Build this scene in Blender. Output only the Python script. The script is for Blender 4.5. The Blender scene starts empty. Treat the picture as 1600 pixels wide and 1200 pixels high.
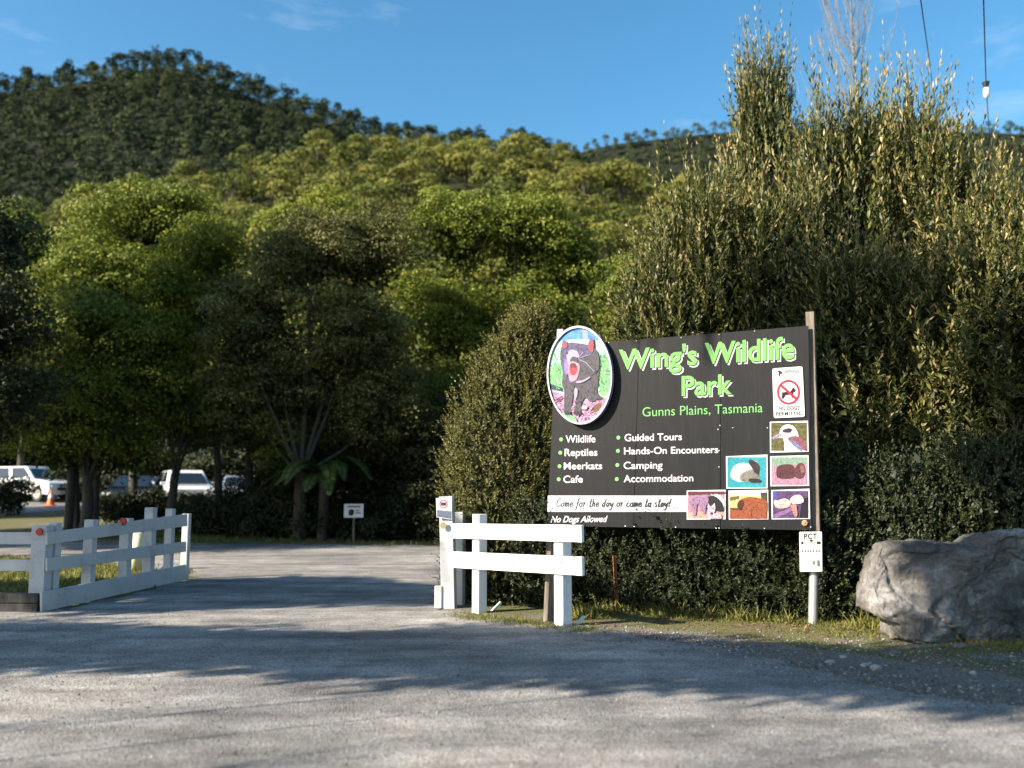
import bpy, bmesh, math, random
import numpy as np
from mathutils import Vector, Matrix, noise as mnoise
from mathutils.geometry import delaunay_2d_cdt, tessellate_polygon

S = bpy.context.scene
COL = S.collection
rng = np.random.default_rng(7)
random.seed(7)

# ------------------------------------------------------------------ camera, sky, sun, exposure
FPX, PITCH, CAMZ = 1400.0, math.atan(170 / 1400), 1.55
cam_d = bpy.data.cameras.new('camera'); cam = bpy.data.objects.new('camera', cam_d); COL.objects.link(cam)
cam_d.sensor_width = 36; cam_d.lens = 36 * FPX / 1600
cam_d.clip_start = 0.05; cam_d.clip_end = 6000
cam.location = (0, 0, CAMZ); cam.rotation_euler = (math.pi / 2 + PITCH, 0, 0)
cam_d.dof.use_dof = True; cam_d.dof.focus_distance = 11.1; cam_d.dof.aperture_fstop = 0.82
S.camera = cam

SUN_EL = math.radians(29)
SUN_AZ = Vector((-0.90, -0.44, 0)).normalized()
SUN = Vector((SUN_AZ.x * math.cos(SUN_EL), SUN_AZ.y * math.cos(SUN_EL), math.sin(SUN_EL)))
W = bpy.data.worlds.new('World'); S.world = W; W.use_nodes = True
nt = W.node_tree; nt.nodes.clear()
sky = nt.nodes.new('ShaderNodeTexSky'); sky.sky_type = 'NISHITA'; sky.sun_disc = False
sky.sun_elevation = SUN_EL; sky.sun_rotation = math.atan2(SUN_AZ.x, SUN_AZ.y)
sky.altitude = 100; sky.air_density = 1.0; sky.dust_density = 0.9; sky.ozone_density = 2.2
tc = nt.nodes.new('ShaderNodeTexCoord')
mp = nt.nodes.new('ShaderNodeMapping'); mp.inputs['Scale'].default_value = (1.0, 1.0, 4.0)
cn = nt.nodes.new('ShaderNodeTexNoise'); cn.inputs['Scale'].default_value = 2.6; cn.inputs['Detail'].default_value = 7; cn.inputs['Roughness'].default_value = .62
cr = nt.nodes.new('ShaderNodeValToRGB'); cr.color_ramp.elements[0].position = .54; cr.color_ramp.elements[1].position = .86
cr.color_ramp.elements[1].color = (.55, .55, .55, 1)
mx = nt.nodes.new('ShaderNodeMixRGB'); mx.inputs[2].default_value = (7.5, 8.2, 9.0, 1)
bg = nt.nodes.new('ShaderNodeBackground'); bg.inputs['Strength'].default_value = 0.054
wo = nt.nodes.new('ShaderNodeOutputWorld')
L = nt.links.new
L(tc.outputs['Generated'], mp.inputs['Vector']); L(mp.outputs['Vector'], cn.inputs['Vector']); L(cn.outputs['Fac'], cr.inputs['Fac'])
hs_ = nt.nodes.new('ShaderNodeHueSaturation'); hs_.inputs['Saturation'].default_value = 1.26; hs_.inputs['Value'].default_value = 1.52; hs_.inputs['Hue'].default_value = 0.487
L(sky.outputs['Color'], hs_.inputs['Color'])
L(cr.outputs['Color'], mx.inputs[0]); L(hs_.outputs['Color'], mx.inputs[1]); L(mx.outputs[0], bg.inputs['Color']); L(bg.outputs[0], wo.inputs['Surface'])

sun_d = bpy.data.lights.new('sun', 'SUN'); sun_d.energy = 5.0; sun_d.angle = math.radians(0.53); sun_d.color = (1.0, 0.89, 0.74)
sun_o = bpy.data.objects.new('sun', sun_d); COL.objects.link(sun_o)
sun_o.rotation_euler = SUN.to_track_quat('Z', 'Y').to_euler()
sun_o.location = (-30, -15, 30)
S.view_settings.view_transform = 'Standard'; S.view_settings.look = 'None'
S.view_settings.exposure = 1.55; S.view_settings.gamma = 1.0
S.cycles.use_denoising = True
S.cycles.max_bounces = 6; S.cycles.transparent_max_bounces = 4; S.cycles.diffuse_bounces = 3; S.cycles.glossy_bounces = 2; S.cycles.transmission_bounces = 3
S.cycles.caustics_reflective = False; S.cycles.caustics_refractive = False
S.cycles.sample_clamp_indirect = 4.0

# ------------------------------------------------------------------ pixel helpers (photo pixels, 1600 wide)
CAM = Vector((0, 0, CAMZ))
def ray(px, py):
    dx = (px - 800) / FPX; dy = (600 - py) / FPX
    return Vector((dx, math.cos(PITCH) - math.sin(PITCH) * dy, math.sin(PITCH) + math.cos(PITCH) * dy))
def gp(px, py, z=0.0):
    r = ray(px, py); return CAM + r * ((z - CAMZ) / r.z)
def aty(px, py, Y):
    r = ray(px, py); return CAM + r * (Y / r.y)
def onplane(px, py, P, N):
    r = ray(px, py); return CAM + r * ((P - CAM).dot(N) / r.dot(N))
def sm(a, b, t):
    t = min(1, max(0, (t - a) / (b - a))); return t * t * (3 - 2 * t)
def tz(x, y):      # terrain height
    z = 0.0
    if y > 22:
        t = y - 22
        z += 0.0058 * t * t if t < 5 else 0.145 + 0.058 * (t - 5)
        if y > 70: z -= 0.045 * (y - 70)
    return z

# ------------------------------------------------------------------ object helpers
def tag(o, label=None, cat=None, group=None, kind=None):
    if label: o['label'] = label
    if cat: o['category'] = cat
    if group: o['group'] = group
    if kind: o['kind'] = kind
    return o
def empty(name, loc=(0, 0, 0), label=None, cat=None, group=None, rz=0):
    o = bpy.data.objects.new(name, None); COL.objects.link(o); o.location = loc; o.rotation_euler = (0, 0, rz); o.empty_display_size = .2
    return tag(o, label, cat, group)
def link(name, me, parent=None):
    o = bpy.data.objects.new(name, me); COL.objects.link(o)
    if parent is not None: o.parent = parent
    return o
def root_loc(p):
    v = Vector((0, 0, 0))
    while p is not None: v = v + p.location; p = p.parent
    return v
def npmesh(name, V, F, mats, midx=None, var=None, smooth=False):
    """V (n,3); F (m,k) all the same k"""
    V = np.asarray(V, dtype=np.float32); F = np.asarray(F, dtype=np.int32)
    me = bpy.data.meshes.new(name)
    k = F.shape[1]
    me.vertices.add(len(V)); me.vertices.foreach_set('co', V.ravel())
    me.loops.add(F.size); me.loops.foreach_set('vertex_index', F.ravel())
    me.polygons.add(len(F)); me.polygons.foreach_set('loop_start', np.arange(0, F.size, k, dtype=np.int32))
    for m in (mats if isinstance(mats, (list, tuple)) else [mats]): me.materials.append(m)
    if midx is not None: me.polygons.foreach_set('material_index', np.asarray(midx, dtype=np.int32))
    me.update(calc_edges=True)
    if var is not None:
        a = me.attributes.new('var', 'FLOAT', 'FACE'); a.data.foreach_set('value', np.asarray(var, dtype=np.float32))
    if smooth: me.polygons.foreach_set('use_smooth', np.ones(len(F), dtype=bool))
    return me
def bm_obj(name, bm, mats, parent=None, smooth=False, world=True, bevel=0, bseg=2):
    """bm in world coordinates; parent offset is taken out (unrotated parents)"""
    if bevel > 0:
        bmesh.ops.bevel(bm, geom=list(bm.edges), offset=bevel, segments=bseg, affect='EDGES', profile=.5, clamp_overlap=True)
    me = bpy.data.meshes.new(name)
    if world and parent is not None:
        bmesh.ops.translate(bm, vec=-root_loc(parent), verts=bm.verts)
    bm.to_mesh(me); bm.free()
    for m in (mats if isinstance(mats, (list, tuple)) else [mats]): me.materials.append(m)
    if smooth: me.polygons.foreach_set('use_smooth', np.ones(len(me.polygons), dtype=bool))
    return link(name, me, parent)
def bx(bm, c, dx, dy, dz, ex=(1, 0, 0), ey=(0, 1, 0), ez=(0, 0, 1), mi=0):
    """box centred at c with half axes"""
    c = Vector(c); ex = Vector(ex) * dx / 2; ey = Vector(ey) * dy / 2; ez = Vector(ez) * dz / 2
    vs = [bm.verts.new(c + sx * ex + sy * ey + sz * ez) for sx in (-1, 1) for sy in (-1, 1) for sz in (-1, 1)]
    for f in ((0, 1, 3, 2), (4, 6, 7, 5), (0, 4, 5, 1), (2, 3, 7, 6), (0, 2, 6, 4), (1, 5, 7, 3)):
        fc = bm.faces.new([vs[i] for i in f]); fc.material_index = mi
    return vs
def beam(bm, a, b, w, h, up=(0, 0, 1), mi=0):
    a = Vector(a); b = Vector(b); d = (b - a); l = d.length; d.normalize()
    s = d.cross(Vector(up)).normalized(); u = s.cross(d).normalized()
    return bx(bm, (a + b) / 2, l, w, h, d, s, u, mi)
def tube(P, R, n=8, cap=True):
    """returns V,F quads for a tube along points P with radii R"""
    P = [Vector(p) for p in P]; V = []; F = []
    ref = Vector((0.31, 0.87, 0.2)).normalized()
    for i, p in enumerate(P):
        d = (P[min(i + 1, len(P) - 1)] - P[max(i - 1, 0)])
        d = d.normalized() if d.length > 1e-9 else Vector((0, 0, 1))
        s = d.cross(ref)
        if s.length < .1: s = d.cross(Vector((1, 0, 0)))
        s.normalize(); u = d.cross(s)
        for k in range(n):
            a = 2 * math.pi * k / n
            V.append(p + (s * math.cos(a) + u * math.sin(a)) * R[i])
    for i in range(len(P) - 1):
        for k in range(n):
            F.append((i * n + k, i * n + (k + 1) % n, (i + 1) * n + (k + 1) % n, (i + 1) * n + k))
    return [tuple(v) for v in V], F
class MB:
    """collects quads"""
    def __init__(s): s.V = []; s.F = []
    def add(s, V, F):
        o = len(s.V); s.V += list(V); s.F += [tuple(i + o for i in f) for f in F]
    def tube(s, P, R, n=8): s.add(*tube(P, R, n))
    def obj(s, name, mat, parent=None, smooth=True, world=True):
        V = np.array(s.V, dtype=float)
        if world and parent is not None: V = V - np.array(root_loc(parent))
        return link(name, npmesh(name, V, s.F, mat, smooth=smooth), parent)
def copy_tree(o, parent=None):
    c = o.copy(); COL.objects.link(c); c.parent = parent
    for ch in list(o.children): copy_tree(ch, c)
    return c

# ------------------------------------------------------------------ materials
def lin(c):
    return tuple(((v / 255) / 12.92 if v / 255 <= .04045 else ((v / 255 + .055) / 1.055) ** 2.4) for v in c)
def newmat(name):
    m = bpy.data.materials.new(name); m.use_nodes = True; t = m.node_tree; t.nodes.clear()
    out = t.nodes.new('ShaderNodeOutputMaterial'); b = t.nodes.new('ShaderNodeBsdfPrincipled')
    t.links.new(b.outputs[0], out.inputs['Surface'])
    return m, t, b, out
def N(t, typ, **kw):
    n = t.nodes.new(typ)
    for k, v in kw.items():
        if k in n.inputs: n.inputs[k].default_value = v
        else: setattr(n, k, v)
    return n
def ramp(t, fac, stops):
    r = t.nodes.new('ShaderNodeValToRGB'); e = r.color_ramp.elements
    while len(e) < len(stops): e.new(.5)
    for i, (p, c) in enumerate(stops):
        e[i].position = p; e[i].color = (c[0], c[1], c[2], 1) if hasattr(c, '__len__') else (c, c, c, 1)
    t.links.new(fac, r.inputs['Fac']); return r.outputs['Color']
def mixc(t, fac, a, b, mode='MIX'):
    n = t.nodes.new('ShaderNodeMixRGB'); n.blend_type = mode
    for i, v in enumerate((fac, a, b)):
        if hasattr(v, 'is_output') or isinstance(v, bpy.types.NodeSocket): t.links.new(v, n.inputs[i])
        elif hasattr(v, '__len__'): n.inputs[i].default_value = (v[0], v[1], v[2], 1)
        else: n.inputs[i].default_value = v
    return n.outputs[0]
def coords(t, scale=1, kind='Object'):
    c = t.nodes.new('ShaderNodeTexCoord'); m = t.nodes.new('ShaderNodeMapping')
    m.inputs['Scale'].default_value = (scale,) * 3 if not hasattr(scale, '__len__') else scale
    t.links.new(c.outputs[kind], m.inputs['Vector']); return m.outputs['Vector']
def geo(t):
    return t.nodes.new('ShaderNodeNewGeometry').outputs['Position']
def noi(t, vec, scale, detail=4, rough=.55, out='Fac'):
    n = N(t, 'ShaderNodeTexNoise', Scale=scale, Detail=detail, Roughness=rough); t.links.new(vec, n.inputs['Vector']); return n.outputs[out]
def bump(t, b, h, strength=.4, dist=.02):
    n = N(t, 'ShaderNodeBump', Strength=strength, Distance=dist); t.links.new(h, n.inputs['Height']); t.links.new(n.outputs[0], b.inputs['Normal'])
def plain(name, c, rough=.6, metal=0.0, var=.12, scale=9, spec=.5, bmp=0):
    m, t, b, o = newmat(name)
    v = coords(t, 1)
    f = noi(t, v, scale, 5)
    col = ramp(t, f, [(.25, [x * (1 - var) for x in c]), (.75, [min(1, x * (1 + var)) for x in c])])
    t.links.new(col, b.inputs['Base Color']); b.inputs['Roughness'].default_value = rough; b.inputs['Metallic'].default_value = metal
    b.inputs['Specular IOR Level'].default_value = spec
    if bmp: bump(t, b, noi(t, v, scale * 6, 4), bmp, .01)
    return m
def leafmat(name, stops, trans=.22, rough=.45, objvar=.2, spec=.35):
    m, t, b, out = newmat(name)
    a = t.nodes.new('ShaderNodeAttribute'); a.attribute_name = 'var'
    col = ramp(t, a.outputs['Fac'], stops)
    oi = t.nodes.new('ShaderNodeObjectInfo')
    hs = t.nodes.new('ShaderNodeHueSaturation')
    mr = N(t, 'ShaderNodeMapRange'); t.links.new(oi.outputs['Random'], mr.inputs['Value'])
    mr.inputs['To Min'].default_value = 1 - objvar; mr.inputs['To Max'].default_value = 1 + objvar
    mr2 = N(t, 'ShaderNodeMapRange'); t.links.new(oi.outputs['Random'], mr2.inputs['Value'])
    mr2.inputs['To Min'].default_value = .5 + .06 * objvar; mr2.inputs['To Max'].default_value = .5 - .06 * objvar
    t.links.new(mr.outputs[0], hs.inputs['Value']); t.links.new(mr2.outputs[0], hs.inputs['Hue']); t.links.new(col, hs.inputs['Color'])
    t.links.new(hs.outputs[0], b.inputs['Base Color']); b.inputs['Roughness'].default_value = rough; b.inputs['Specular IOR Level'].default_value = spec
    tr = t.nodes.new('ShaderNodeBsdfTranslucent'); t.links.new(hs.outputs[0], tr.inputs['Color'])
    ms = t.nodes.new('ShaderNodeMixShader'); ms.inputs[0].default_value = trans
    t.links.new(b.outputs[0], ms.inputs[1]); t.links.new(tr.outputs[0], ms.inputs[2]); t.links.new(ms.outputs[0], out.inputs['Surface'])
    return m

def bark(name, c0, c1, sc=6):
    m, t, b, o = newmat(name); v = coords(t, (1, 1, .18))
    f = noi(t, v, sc * 3, 6, .65)
    t.links.new(ramp(t, f, [(.3, c0), (.7, c1)]), b.inputs['Base Color']); b.inputs['Roughness'].default_value = .85
    bump(t, b, f, .7, .03); return m

def paint_mat(name, c, dirt=(.20, .19, .15), amount=.45):
    """weathered exterior paint"""
    m, t, b, o = newmat(name); v = coords(t, 1)
    f = noi(t, v, 3.1, 7, .7); g = noi(t, coords(t, (14, 14, 2.2)), 2.0, 6, .7)
    mk = mixc(t, 1.0, ramp(t, f, [(.50, 0), (.78, amount)]), ramp(t, g, [(.35, .35), (.7, 1)]), 'MULTIPLY')
    t.links.new(mixc(t, mk, c, dirt), b.inputs['Base Color']); b.inputs['Roughness'].default_value = .55
    bump(t, b, g, .12, .005); return m

M = {}
M['white_paint'] = paint_mat('white_paint', (.80, .80, .78), (.17, .15, .11), .7)
M['white_paint_worn_shaded'] = paint_mat('white_paint_worn_shaded', (.47, .475, .48), (.13, .12, .10), .85)  # worn paint, greyed further to carry the shade on the left fence
M['grey_timber'] = bark('grey_timber', (.07, .055, .042), (.22, .18, .14), 5)
M['bark'] = bark('bark', (.012, .010, .008), (.062, .050, .038))
M['pale_bark'] = bark('pale_bark', (.10, .08, .066), (.26, .255, .22))
M['steel'] = plain('galvanised_steel', (.42, .42, .41), .42, .55, .15, 14)
M['rust'] = plain('rust', (.24, .075, .03), .85, .1, .4, 30)
M['black'] = plain('black_rubber', (.018, .018, .018), .7)
M['dark_sleeper'] = bark('dark_sleeper', (.012, .011, .010), (.05, .045, .04), 3)
M['red'] = plain('red_reflector', (.42, .02, .012), .35)
M['pale_green'] = plain('pale_green_peg', (.55, .68, .60), .6)

# foliage palettes (albedo)
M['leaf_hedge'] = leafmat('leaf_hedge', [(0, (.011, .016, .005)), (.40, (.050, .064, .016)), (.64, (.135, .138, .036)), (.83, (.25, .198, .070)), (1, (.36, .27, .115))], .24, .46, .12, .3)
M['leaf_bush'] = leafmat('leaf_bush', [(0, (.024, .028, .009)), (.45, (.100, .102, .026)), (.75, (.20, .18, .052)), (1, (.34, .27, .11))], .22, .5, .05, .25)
M['leaf_glossy'] = leafmat('leaf_glossy', [(0, (.010, .016, .006)), (.6, (.030, .040, .012)), (1, (.085, .085, .028))], .14, .52, .12, .3)
M['leaf_lime'] = leafmat('leaf_lime', [(0, (.05, .070, .010)), (.6, (.135, .165, .018)), (1, (.25, .26, .034))], .34, .6, .08, .2)
M['leaf_mid'] = leafmat('leaf_mid', [(0, (.026, .042, .006)), (.6, (.145, .178, .021)), (1, (.31, .325, .05))], .28, .6, .08, .2)
M['leaf_olive'] = leafmat('leaf_olive', [(0, (.022, .025, .007)), (.6, (.096, .098, .026)), (1, (.23, .215, .072))], .22, .6, .08, .2)
M['leaf_dark'] = leafmat('leaf_dark', [(0, (.010, .014, .006)), (.6, (.026, .034, .011)), (1, (.055, .060, .020))], .15, .6, .12, .2)  # dark palette that puts the understorey shade into the leaf colour
M['leaf_fern'] = leafmat('leaf_fern', [(0, (.018, .030, .008)), (.6, (.042, .068, .012)), (1, (.14, .16, .03))], .3, .5, .05)
M['leaf_gum'] = leafmat('leaf_gum', [(0, (.030, .038, .009)), (.5, (.098, .116, .022)), (1, (.205, .20, .042))], .12, .7, .20, .15)
M['leaf_far'] = leafmat('leaf_far', [(0, (.008, .016, .011)), (.5, (.033, .052, .025)), (1, (.096, .112, .044))], .1, .8, .1, .1)
M['grass'] = leafmat('grass_blade', [(0, (.06, .07, .014)), (.6, (.15, .155, .03)), (1, (.26, .22, .07))], .3, .6, 0)
M['dry_leaf'] = leafmat('dry_leaf', [(0, (.07, .035, .014)), (1, (.22, .12, .045))], .1, .8, 0)

# ------------------------------------------------------------------ leaf makers (numpy)
def unit(a):
    return a / np.maximum(np.linalg.norm(a, axis=-1, keepdims=True), 1e-9)
def leaf_quads(p, d, s, l, w, mid=.45, fold=None):
    """rhombus leaves: base p, direction d, side s, length l, half width w"""
    l = np.asarray(l)[:, None]; w = np.asarray(w)[:, None]
    V = np.stack([p, p + d * l * mid + s * w, p + d * l, p + d * l * mid - s * w], axis=1).reshape(-1, 3)
    F = np.arange(len(p) * 4).reshape(-1, 4)
    return V, F
def rand_dirs(n, r=None):
    return unit((r or rng).normal(size=(n, 3)))
def shoots(B, D, Ls, k, l, w, ang=.65, tip=.35, r=None, base_var=.35, clear=.05):
    """upright leafy shoots: returns leaf V,F,var"""
    r = r or rng
    n = len(B); D = unit(D)
    t = np.linspace(clear, 1, k)[None, :].repeat(n, 0) + r.uniform(-.03, .03, (n, k))
    bend = r.normal(0, .10, (n, 3))
    P = B[:, None] + D[:, None] * (Ls[:, None] * t)[..., None] + bend[:, None] * ((t ** 2) * Ls[:, None])[..., None]
    ref = np.where(np.abs(D[:, 2:3]) < .95, np.array([[0, 0, 1.]]), np.array([[1., 0, 0]]))
    U = unit(np.cross(D, ref)); Vv = np.cross(D, U)
    az = np.arange(k)[None] * 2.39996 + r.uniform(0, 6.28, (n, 1)) + r.normal(0, .35, (n, k))
    rad = U[:, None] * np.cos(az)[..., None] + Vv[:, None] * np.sin(az)[..., None]
    a = ang * (1.15 - .65 * t) + r.normal(0, .14, (n, k))
    ld = unit(D[:, None] * np.cos(a)[..., None] + rad * np.sin(a)[..., None] + r.normal(0, .10, (n, k, 3)))
    sd = unit(np.cross(np.broadcast_to(D[:, None], ld.shape), ld) + r.normal(0, .25, (n, k, 3)))
    ll = l * r.uniform(.65, 1.2, (n, k)) * (1.08 - .5 * t); ww = w * r.uniform(.75, 1.2, (n, k)) * (1.05 - .4 * t)
    young = np.clip((t - (1 - tip)) / tip, 0, 1) * r.uniform(.2, 1, (n, 1))
    var = np.clip(base_var + r.normal(0, .17, (n, k)) + .6 * young, 0, 1)
    V, F = leaf_quads(P.reshape(-1, 3), ld.reshape(-1, 3), sd.reshape(-1, 3), ll.ravel(), ww.ravel())
    return V, F, var.ravel()
def puffs(C, R, k, l, w, r=None, up=.35, flat=1.0, base_var=.4, cvar=.18, jit=.55, shell=.55):
    """leaf clumps: C (n,3) centres, R (n,) radii, k leaves each"""
    r = r or rng
    n = len(C)
    d = rand_dirs(n * k, r).reshape(n, k, 3); d[..., 2] += up; d = unit(d)
    rr = (shell + (1 - shell) * r.random((n, k))) * R[:, None]
    off = d * rr[..., None]; off[..., 2] *= flat
    p = C[:, None] + off
    nrm = unit(d + r.normal(0, jit, (n, k, 3)))
    ld = unit(np.cross(nrm, r.normal(size=(n, k, 3)))); ld = unit(ld + .35 * d)
    sd = unit(np.cross(nrm, ld))
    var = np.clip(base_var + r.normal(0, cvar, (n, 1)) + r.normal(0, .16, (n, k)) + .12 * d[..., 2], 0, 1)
    V, F = leaf_quads(p.reshape(-1, 3), ld.reshape(-1, 3), sd.reshape(-1, 3), (l * r.uniform(.6, 1.25, (n, k))).ravel(), (w * r.uniform(.7, 1.2, (n, k))).ravel())
    return V, F, var.ravel()
def cat(parts):
    Vs, Fs, vs = [], [], []; o = 0
    for V, F, v in parts:
        Vs.append(V); Fs.append(F + o); vs.append(v); o += len(V)
    return np.concatenate(Vs), np.concatenate(Fs), np.concatenate(vs)
# ------------------------------------------------------------------ ground, driveway, hills
def ground_mat():
    m, t, b, o = newmat('verge_earth'); p = geo(t)
    big = noi(t, p, .55, 5, .6); mid = noi(t, p, 2.3, 6, .65); fine = noi(t, p, 38, 6, .75)
    vo = N(t, 'ShaderNodeTexVoronoi', Scale=46); t.links.new(p, vo.inputs['Vector'])
    earth = ramp(t, fine, [(.25, (.05, .034, .02)), (.55, (.14, .092, .052)), (.8, (.28, .215, .145))])
    moss = ramp(t, fine, [(.3, (.04, .048, .010)), (.75, (.17, .165, .036))])
    grav = ramp(t, vo.outputs['Color'], [(.1, (.055, .052, .048)), (.9, (.30, .285, .265))])
    c = mixc(t, ramp(t, mid, [(.38, 0), (.52, 1)]), earth, moss)
    c = mixc(t, ramp(t, big, [(.54, 0), (.66, .8)]), c, grav)
    t.links.new(c, b.inputs['Base Color']); b.inputs['Roughness'].default_value = .95
    h = mixc(t, .5, fine, vo.outputs['Distance'])
    bump(t, b, h, .9, .03); return m
def drive_mat():
    m, t, b, o = newmat('gravelly_asphalt'); p = geo(t)
    n1 = noi(t, p, .32, 4, .5); n2 = noi(t, p, 2.2, 6, .65); n3 = noi(t, p, 55, 5, .8)
    vo = N(t, 'ShaderNodeTexVoronoi', Scale=75); t.links.new(p, vo.inputs['Vector'])
    base = ramp(t, n1, [(.32, (.25, .242, .235)), (.50, (.40, .38, .355)), (.68, (.50, .47, .43))])
    base = mixc(t, .8, base, ramp(t, n2, [(.3, .42), (.7, 1.05)]), 'MULTIPLY')
    trk = noi(t, coords(t, (.28, 1.5, 1), 'Object'), 1.3, 5, .6)
    base = mixc(t, .75, base, ramp(t, trk, [(.36, .50), (.60, 1.08)]), 'MULTIPLY')
    base = mixc(t, .75, base, ramp(t, n3, [(.32, .12), (.5, .85), (.72, 1.45)]), 'MULTIPLY')
    base = mixc(t, .6, base, ramp(t, vo.outputs['Color'], [(.1, .35), (.9, 1.5)]), 'MULTIPLY')
    pits = ramp(t, noi(t, p, 9, 3, .6), [(.66, 0), (.72, 1)])
    base = mixc(t, mixc(t, 1, pits, ramp(t, n2, [(.45, 0), (.6, .7)]), 'MULTIPLY'), base, (.05, .045, .04))
    t.links.new(base, b.inputs['Base Color']); b.inputs['Roughness'].default_value = .9; b.inputs['Specular IOR Level'].default_value = .25
    bump(t, b, mixc(t, .5, n3, vo.outputs['Distance']), .85, .02); return m
M['ground'] = ground_mat(); M['drive'] = drive_mat()

def grid_sheet(name, xs, ys, fz, mat):
    X, Y = np.meshgrid(xs, ys); Z = np.array([[fz(x, y) for x in xs] for y in ys])
    V = np.stack([X, Y, Z], -1).reshape(-1, 3); n = len(xs)
    i = (np.arange(len(ys) - 1)[:, None] * n + np.arange(n - 1)[None]).ravel()
    F = np.stack([i, i + 1, i + 1 + n, i + n], 1)
    return link(name, npmesh(name, V, F, mat, smooth=True))
xs = np.unique(np.concatenate([np.linspace(-400, -40, 12), np.linspace(-40, 40, 41), np.linspace(40, 400, 12)]))
ys = np.unique(np.concatenate([np.linspace(-80, 20, 11), np.linspace(22, 80, 59), np.linspace(80, 180, 8)]))
tag(grid_sheet('ground', xs, ys, tz, M['ground']), kind='structure')

def sheet(name, poly, mat, dz, step=1.0, wob=.12, ws=1.3, kind='structure'):
    """polygon draped over the ground with an uneven edge"""
    P = []
    for i in range(len(poly)):
        a = Vector(poly[i]); c = Vector(poly[(i + 1) % len(poly)]); n = max(1, int((c - a).length / .22))
        if (c - a).length > 30: n = 8
        for k in range(n):
            q = a.lerp(c, k / n); v = Vector((q.x, q.y, 0))
            d = mnoise.noise(v * ws) * wob + mnoise.noise(v * ws * 4.1) * wob * .5
            e = mnoise.noise(v * ws + Vector((9, 3, 1))) * wob + mnoise.noise(v * ws * 4.1 + Vector((5, 5, 5))) * wob * .5
            P.append((q.x + d, q.y + e))
    xs_ = [p[0] for p in P]; ys_ = [p[1] for p in P]
    pts = list(P)
    y = min(ys_)
    inner = []
    for gy in np.arange(math.ceil(max(min(ys_), -10)), min(max(ys_), 80), step):
        for gx in np.arange(math.ceil(max(min(xs_), -40)), min(max(xs_), 40), step * 2):
            inner.append((float(gx) + .013, float(gy) + .0))
    n = len(P)
    r = delaunay_2d_cdt([Vector(p) for p in P + inner], [(i, (i + 1) % n) for i in range(n)], [], 1, 1e-4)
    V = [(v.x, v.y, tz(v.x, v.y) + dz) for v in r[0]]
    me = bpy.data.meshes.new(name); me.from_pydata(V, [], [tuple(f) for f in r[2]]); me.materials.append(mat); me.update()
    o = link(name, me)
    if kind: o['kind'] = kind
    return o

# the driveway: broad gravel in front, through the gap between the fences, then curving left to the car park
DRV = [(-60, -12), (60, -12), (60, 2.6), (9, 4.7), (5.2, 5.9), (3.8, 6.7), (2.8, 7.7), (2.05, 9.2), (.9, 10.35), (-.2, 11.3), (-.95, 12.2), (-.9, 13.5), (-.7, 18), (-.4, 24.5), (-3, 25.6), (-7, 26.0), (-11, 26.6),
       (-17, 27.5), (-26, 29), (-42, 30), (-42, 24.5), (-24, 23.8), (-14, 22.8), (-9, 20.5), (-6.4, 17.6), (-5.75, 16.5), (-5.95, 12.3), (-7.2, 12.0), (-12, 12.2), (-60, 12.6)]
EDGE = [(.2, 10.95), (1.0, 10.75), (2.2, 10.0), (3.3, 8.9), (4.2, 7.7), (5.6, 6.7), (9.4, 5.4), (30, 4), (30, 2), (9, 4.0), (4.8, 5.2), (3.3, 6.2), (2.2, 7.6), (1.5, 9.0), (.5, 10.1)]
def edge_mat():
    m, t, b, o = newmat('edge_gravel'); p = geo(t)
    f = noi(t, p, 42, 6, .8); vo = N(t, 'ShaderNodeTexVoronoi', Scale=52); t.links.new(p, vo.inputs['Vector'])
    c = mixc(t, .8, ramp(t, f, [(.3, (.07, .06, .05)), (.55, (.19, .172, .15)), (.75, (.36, .335, .30))]), ramp(t, vo.outputs['Color'], [(.1, .4), (.9, 1.4)]), 'MULTIPLY')
    c = mixc(t, ramp(t, noi(t, p, 1.9, 5, .7), [(.52, 0), (.64, .8)]), c, (.13, .105, .05))
    t.links.new(c, b.inputs['Base Color']); b.inputs['Roughness'].default_value = .95; bump(t, b, mixc(t, .5, f, vo.outputs['Distance']), 1.0, .03); return m
sheet('gravel_margin', EDGE, edge_mat(), .007, wob=.30, ws=1.7)
sheet('driveway', DRV, M['drive'], .012, wob=.2)
CP = [(-60, 35), (-30, 35), (-21, 36), (-18.5, 38.5), (-18, 43), (-22, 50), (-60, 54)]
sheet('car_park', CP, M['drive'], .016, wob=.3)  # sheet cut to the sunlit strip; shaded remainder left as dark earth

def hillmat(name, c0, c1):
    m, t, b, o = newmat(name); p = geo(t)
    t.links.new(ramp(t, noi(t, p, .12, 5, .6), [(.3, c0), (.7, c1)]), b.inputs['Base Color']); b.inputs['Roughness'].default_value = 1; b.inputs['Specular IOR Level'].default_value = .1
    return m
M['hill_floor'] = hillmat('hill_floor', (.012, .014, .006), (.035, .036, .014))
M['mountain_floor'] = hillmat('mountain_floor', (.008, .012, .010), (.020, .024, .016))
def prof(pts):
    a = np.array(pts, float); return lambda px: float(np.interp(px, a[:, 0], a[:, 1]))
def zof(py, Y):      # height at distance Y seen at row py (centre columns)
    return aty(800, py, Y).z
near_prof = prof([(-900, 480), (-200, 455), (0, 410), (150, 365), (300, 325), (450, 295), (600, 268), (750, 262), (850, 284), (950, 305), (1030, 325), (1100, 348), (1300, 380), (1700, 430), (2500, 470)])
mount_prof = prof([(-1200, 190), (-300, 150), (-100, 150), (0, 142), (100, 128), (170, 112), (225, 104), (270, 110), (330, 136), (400, 162), (470, 182), (540, 206), (600, 224), (680, 232), (760, 232), (850, 245), (950, 280), (1100, 340), (1500, 420), (2500, 500)])
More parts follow.
